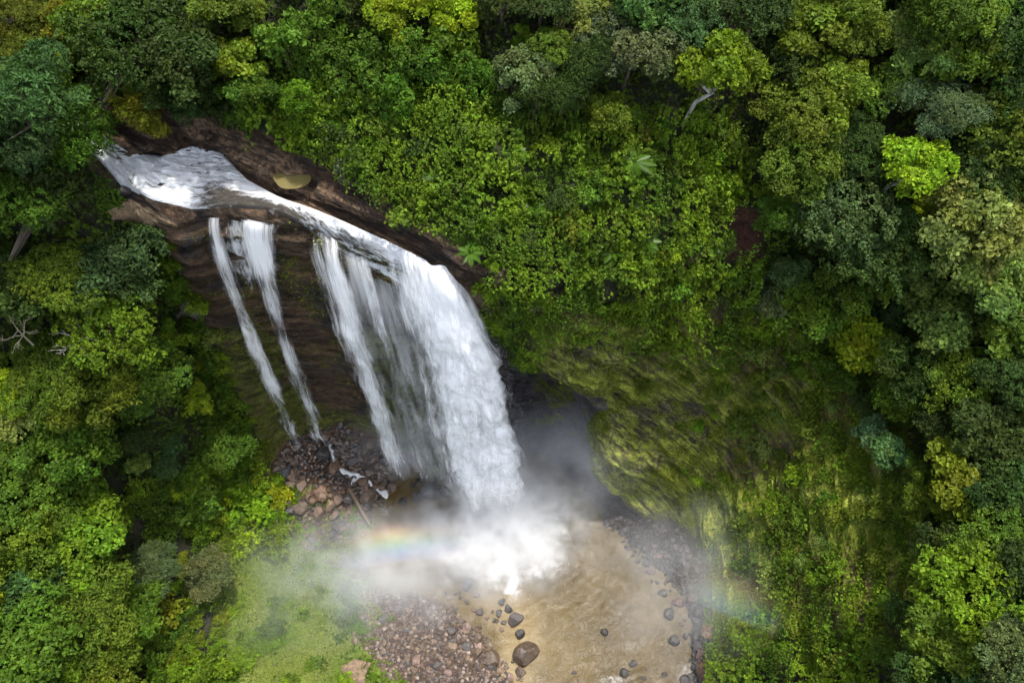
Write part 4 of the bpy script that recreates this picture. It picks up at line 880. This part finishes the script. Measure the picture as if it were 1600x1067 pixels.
def mist(c, r, dens, ns, lo, hi, label, wind=(0, 0, 0)):
    me = ellipsoid("mist", c, r); me.materials.append(mist_mat("mist", dens, r, ns, lo, hi, wind))
    return obj("mist", me, None, c, label, None, "spray drifting from the falls", "stuff")
mist(p(785, 828, 4), (18, 12.5, 12), .25, .27, .34, .66, "dense white spray bursting where the main curtain hits the pool")
mist(p(775, 745, 9), (8, 6, 11), .11, .30, .36, .66, "white spray rising against the lower end of the main curtain", (5, 2, 2))
mist(p(630, 880, 4), (27, 11, 8), .16, .20, .28, .70, "white spray drifting left from the splash over the gravel bar", (3, 1, 0))
mist(p(480, 925, 4), (28, 15, 7), .042, .14, .25, .74, "thin pale mist over the grass flat", (7, 2, 0))
mist(p(885, 725, 10), (16, 11, 18), .062, .16, .28, .70, "grey mist hanging in the dark alcove right of the main curtain", (1, 5, 0))
mist(p(1080, 905, 7), (21, 17, 12), .042, .14, .28, .70, "faint blue mist along the foot of the right wall", (4, 9, 0))
mist(p(670, 700, 9), (17, 6, 15), .05, .2, .33, .66, "fine spray around the foot of the thin veil", (2, 3, 5))
# flying water round the curtain and the splash
r = np.random.default_rng(55); Vs, Fs = [], []; k = 0
tet = np.array([[1, 0, -.5], [-.6, .8, -.5], [-.6, -.8, -.5], [0, 0, 2.2]]); tf = np.array([[0, 1, 2], [0, 1, 3], [1, 2, 3], [2, 0, 3]])
def drops(P, s_):
    global k
    for q_, a_ in zip(P, s_): Vs.append(tet * a_ * r.uniform(.6, 1.4, 3) + q_); Fs.append(tf + k); k += 4
Pm, _, _, W2, T2 = fall_sheet(LIPM, BASM, .3, 60, 220, lambda W_: 0 * W_, lambda T_: 0 * T_, 1.4, 61, .6)
ND = 1800; ii = r.integers(15, 219, ND); jj = np.clip(np.where(r.random(ND) < .6, 59 - np.abs(r.normal(0, 4, ND)), r.integers(0, 60, ND)), 0, 59).astype(int)
drops(Pm[ii, jj] + r.normal(size=(ND, 3)) * np.array([.28, .45, .6]), r.uniform(.008, .028, ND))
th = r.choice(r.uniform(0, 6.283, 90), 5000) + r.normal(0, .03, 5000); rd = np.abs(r.normal(0, 6.0, 5000)); hh = np.abs(r.normal(0, 1.6, 5000)) * np.exp(-rd / 9) + .9 * np.exp(-((rd - 5) / 3) ** 2)
drops(b_ := p(790, 820, .3) + np.stack([rd * np.cos(th) * 1.15, rd * np.sin(th) * .9, hh], 1), r.uniform(.012, .045, 5000))
m, t, o, N = nodes("spray_drops"); df = N("ShaderNodeBsdfDiffuse", {"Color": (.9, .92, .94, 1)}); t.links.new(df.outputs[0], o.inputs[0])
obj("spray", make_mesh("spray", np.concatenate(Vs), np.concatenate(Fs), m, None, False), None, None, "flying white drops around the main curtain and splash", None, None, "stuff")

# ------------------------------------------------------------------ rainbow in the spray: its light painted as tinted scatter in arc volumes
bowpx = [(577,842),(640,832),(695,826),(1126,910),(1183,925),(1229,940)]
def bow(Bz, a0, a1, dens, wb_, label):
    BP = np.array([p(u, v, Bz) for u, v in bowpx])[:, :2]
    Am = np.c_[2 * BP, np.ones(len(BP))]; sol = np.linalg.lstsq(Am, (BP ** 2).sum(1), rcond=None)[0]
    bc_ = sol[:2]; Rb = math.sqrt(sol[2] + bc_ @ bc_)
    m, t, o, N = nodes("rainbow"); m.cycles.volume_step_rate = .3; tc = N("ShaderNodeTexCoord")
    sx = N("ShaderNodeSeparateXYZ", {0: tc.outputs["Object"]})
    rad_ = M_(N, 'SQRT', M_(N, 'ADD', M_(N, 'POWER', sx.outputs[0], 2.0), M_(N, 'POWER', sx.outputs[1], 2.0)))
    tt = N("ShaderNodeMapRange", {0: rad_, 1: Rb - wb_, 2: Rb + wb_}).outputs[0]
    rp = N("ShaderNodeValToRGB", {0: tt}); cr_ = rp.color_ramp
    for i, (ps, c) in enumerate([(.08, (.30, .30, .75, 1)), (.30, (.22, .48, 1, 1)), (.48, (.42, .95, .55, 1)), (.64, (1, .92, .32, 1)), (.80, (1, .50, .20, 1)), (.95, (.85, .25, .25, 1))]):
        e = cr_.elements[i] if i < 2 else cr_.elements.new(ps); e.position = ps; e.color = c
    edge_ = M_(N, 'MULTIPLY', N("ShaderNodeMapRange", {0: tt, 1: 0.0, 2: .3}, interpolation_type='SMOOTHSTEP').outputs[0], N("ShaderNodeMapRange", {0: tt, 1: 1.0, 2: .7}, interpolation_type='SMOOTHSTEP').outputs[0])
    na = N("ShaderNodeTexNoise", {"Vector": tc.outputs["Object"], "Scale": .2, "Detail": 2.0})
    x0, x1 = p(*a0, Bz)[0] - bc_[0], p(*a1, Bz)[0] - bc_[0]; q4 = (x1 - x0) * .42
    MR = lambda a, b: N("ShaderNodeMapRange", {0: sx.outputs[0], 1: a, 2: b}, interpolation_type='SMOOTHSTEP').outputs[0]
    edge_ = M_(N, 'MULTIPLY', edge_, M_(N, 'MULTIPLY', MR(x0, x0 + q4), MR(x1, x1 - q4)))
    dn_ = M_(N, 'MULTIPLY', edge_, N("ShaderNodeMapRange", {0: na.outputs[0], 1: .3, 2: .6, 3: .35 * dens, 4: dens}, interpolation_type='SMOOTHSTEP').outputs[0])
    vs = N("ShaderNodeVolumeScatter", {"Color": rp.outputs[0], "Density": dn_}); t.links.new(vs.outputs[0], o.inputs["Volume"])
    A0_, A1_ = [math.atan2(*(p(*q_, Bz)[:2] - bc_)[::-1]) for q_ in (a0, a1)]; th = np.linspace(A0_, A1_, 24); n = len(th); L_ = []
    for (rr_, zz_) in ((Rb - wb_, -2.5), (Rb + wb_, -2.5), (Rb + wb_, 2.5), (Rb - wb_, 2.5)): L_.append(np.stack([rr_ * np.cos(th), rr_ * np.sin(th), 0 * th + zz_], 1))
    V = np.concatenate(L_); F = []
    for s_ in range(4): F += [[s_ * n + i, s_ * n + i + 1, ((s_ + 1) % 4) * n + i + 1, ((s_ + 1) % 4) * n + i] for i in range(n - 1)]
    F += [[0, n, 2 * n, 3 * n], [n - 1, 4 * n - 1, 3 * n - 1, 2 * n - 1]]
    obj("rainbow", make_mesh("rainbow", V, np.array(F), m), None, (bc_[0], bc_[1], Bz), label, None, None, "stuff")
bow(8.0, (510, 860), (760, 822), .16, 3.4, "faint rainbow colours in the spray left of the splash")
bow(20.0, (1060, 885), (1300, 968), .017, 3.4, "faint rainbow colours in the mist before the right wall")

# ------------------------------------------------------------------ single out look-alikes by their order from the left
same = defaultdict(list)
for o_ in scene.objects:
    if o_.parent is None and o_.get("category") and o_.get("label"): same[o_["label"]].append(o_)
for l, os_ in same.items():
    if len(os_) > 1:
        os_.sort(key=lambda q_: proj(np.array(q_.location))[0])
        for i, q_ in enumerate(os_): q_["label"] = ("leftmost " if i == 0 else "rightmost " if i == len(os_) - 1 else ORD[i] + " from left ") + l
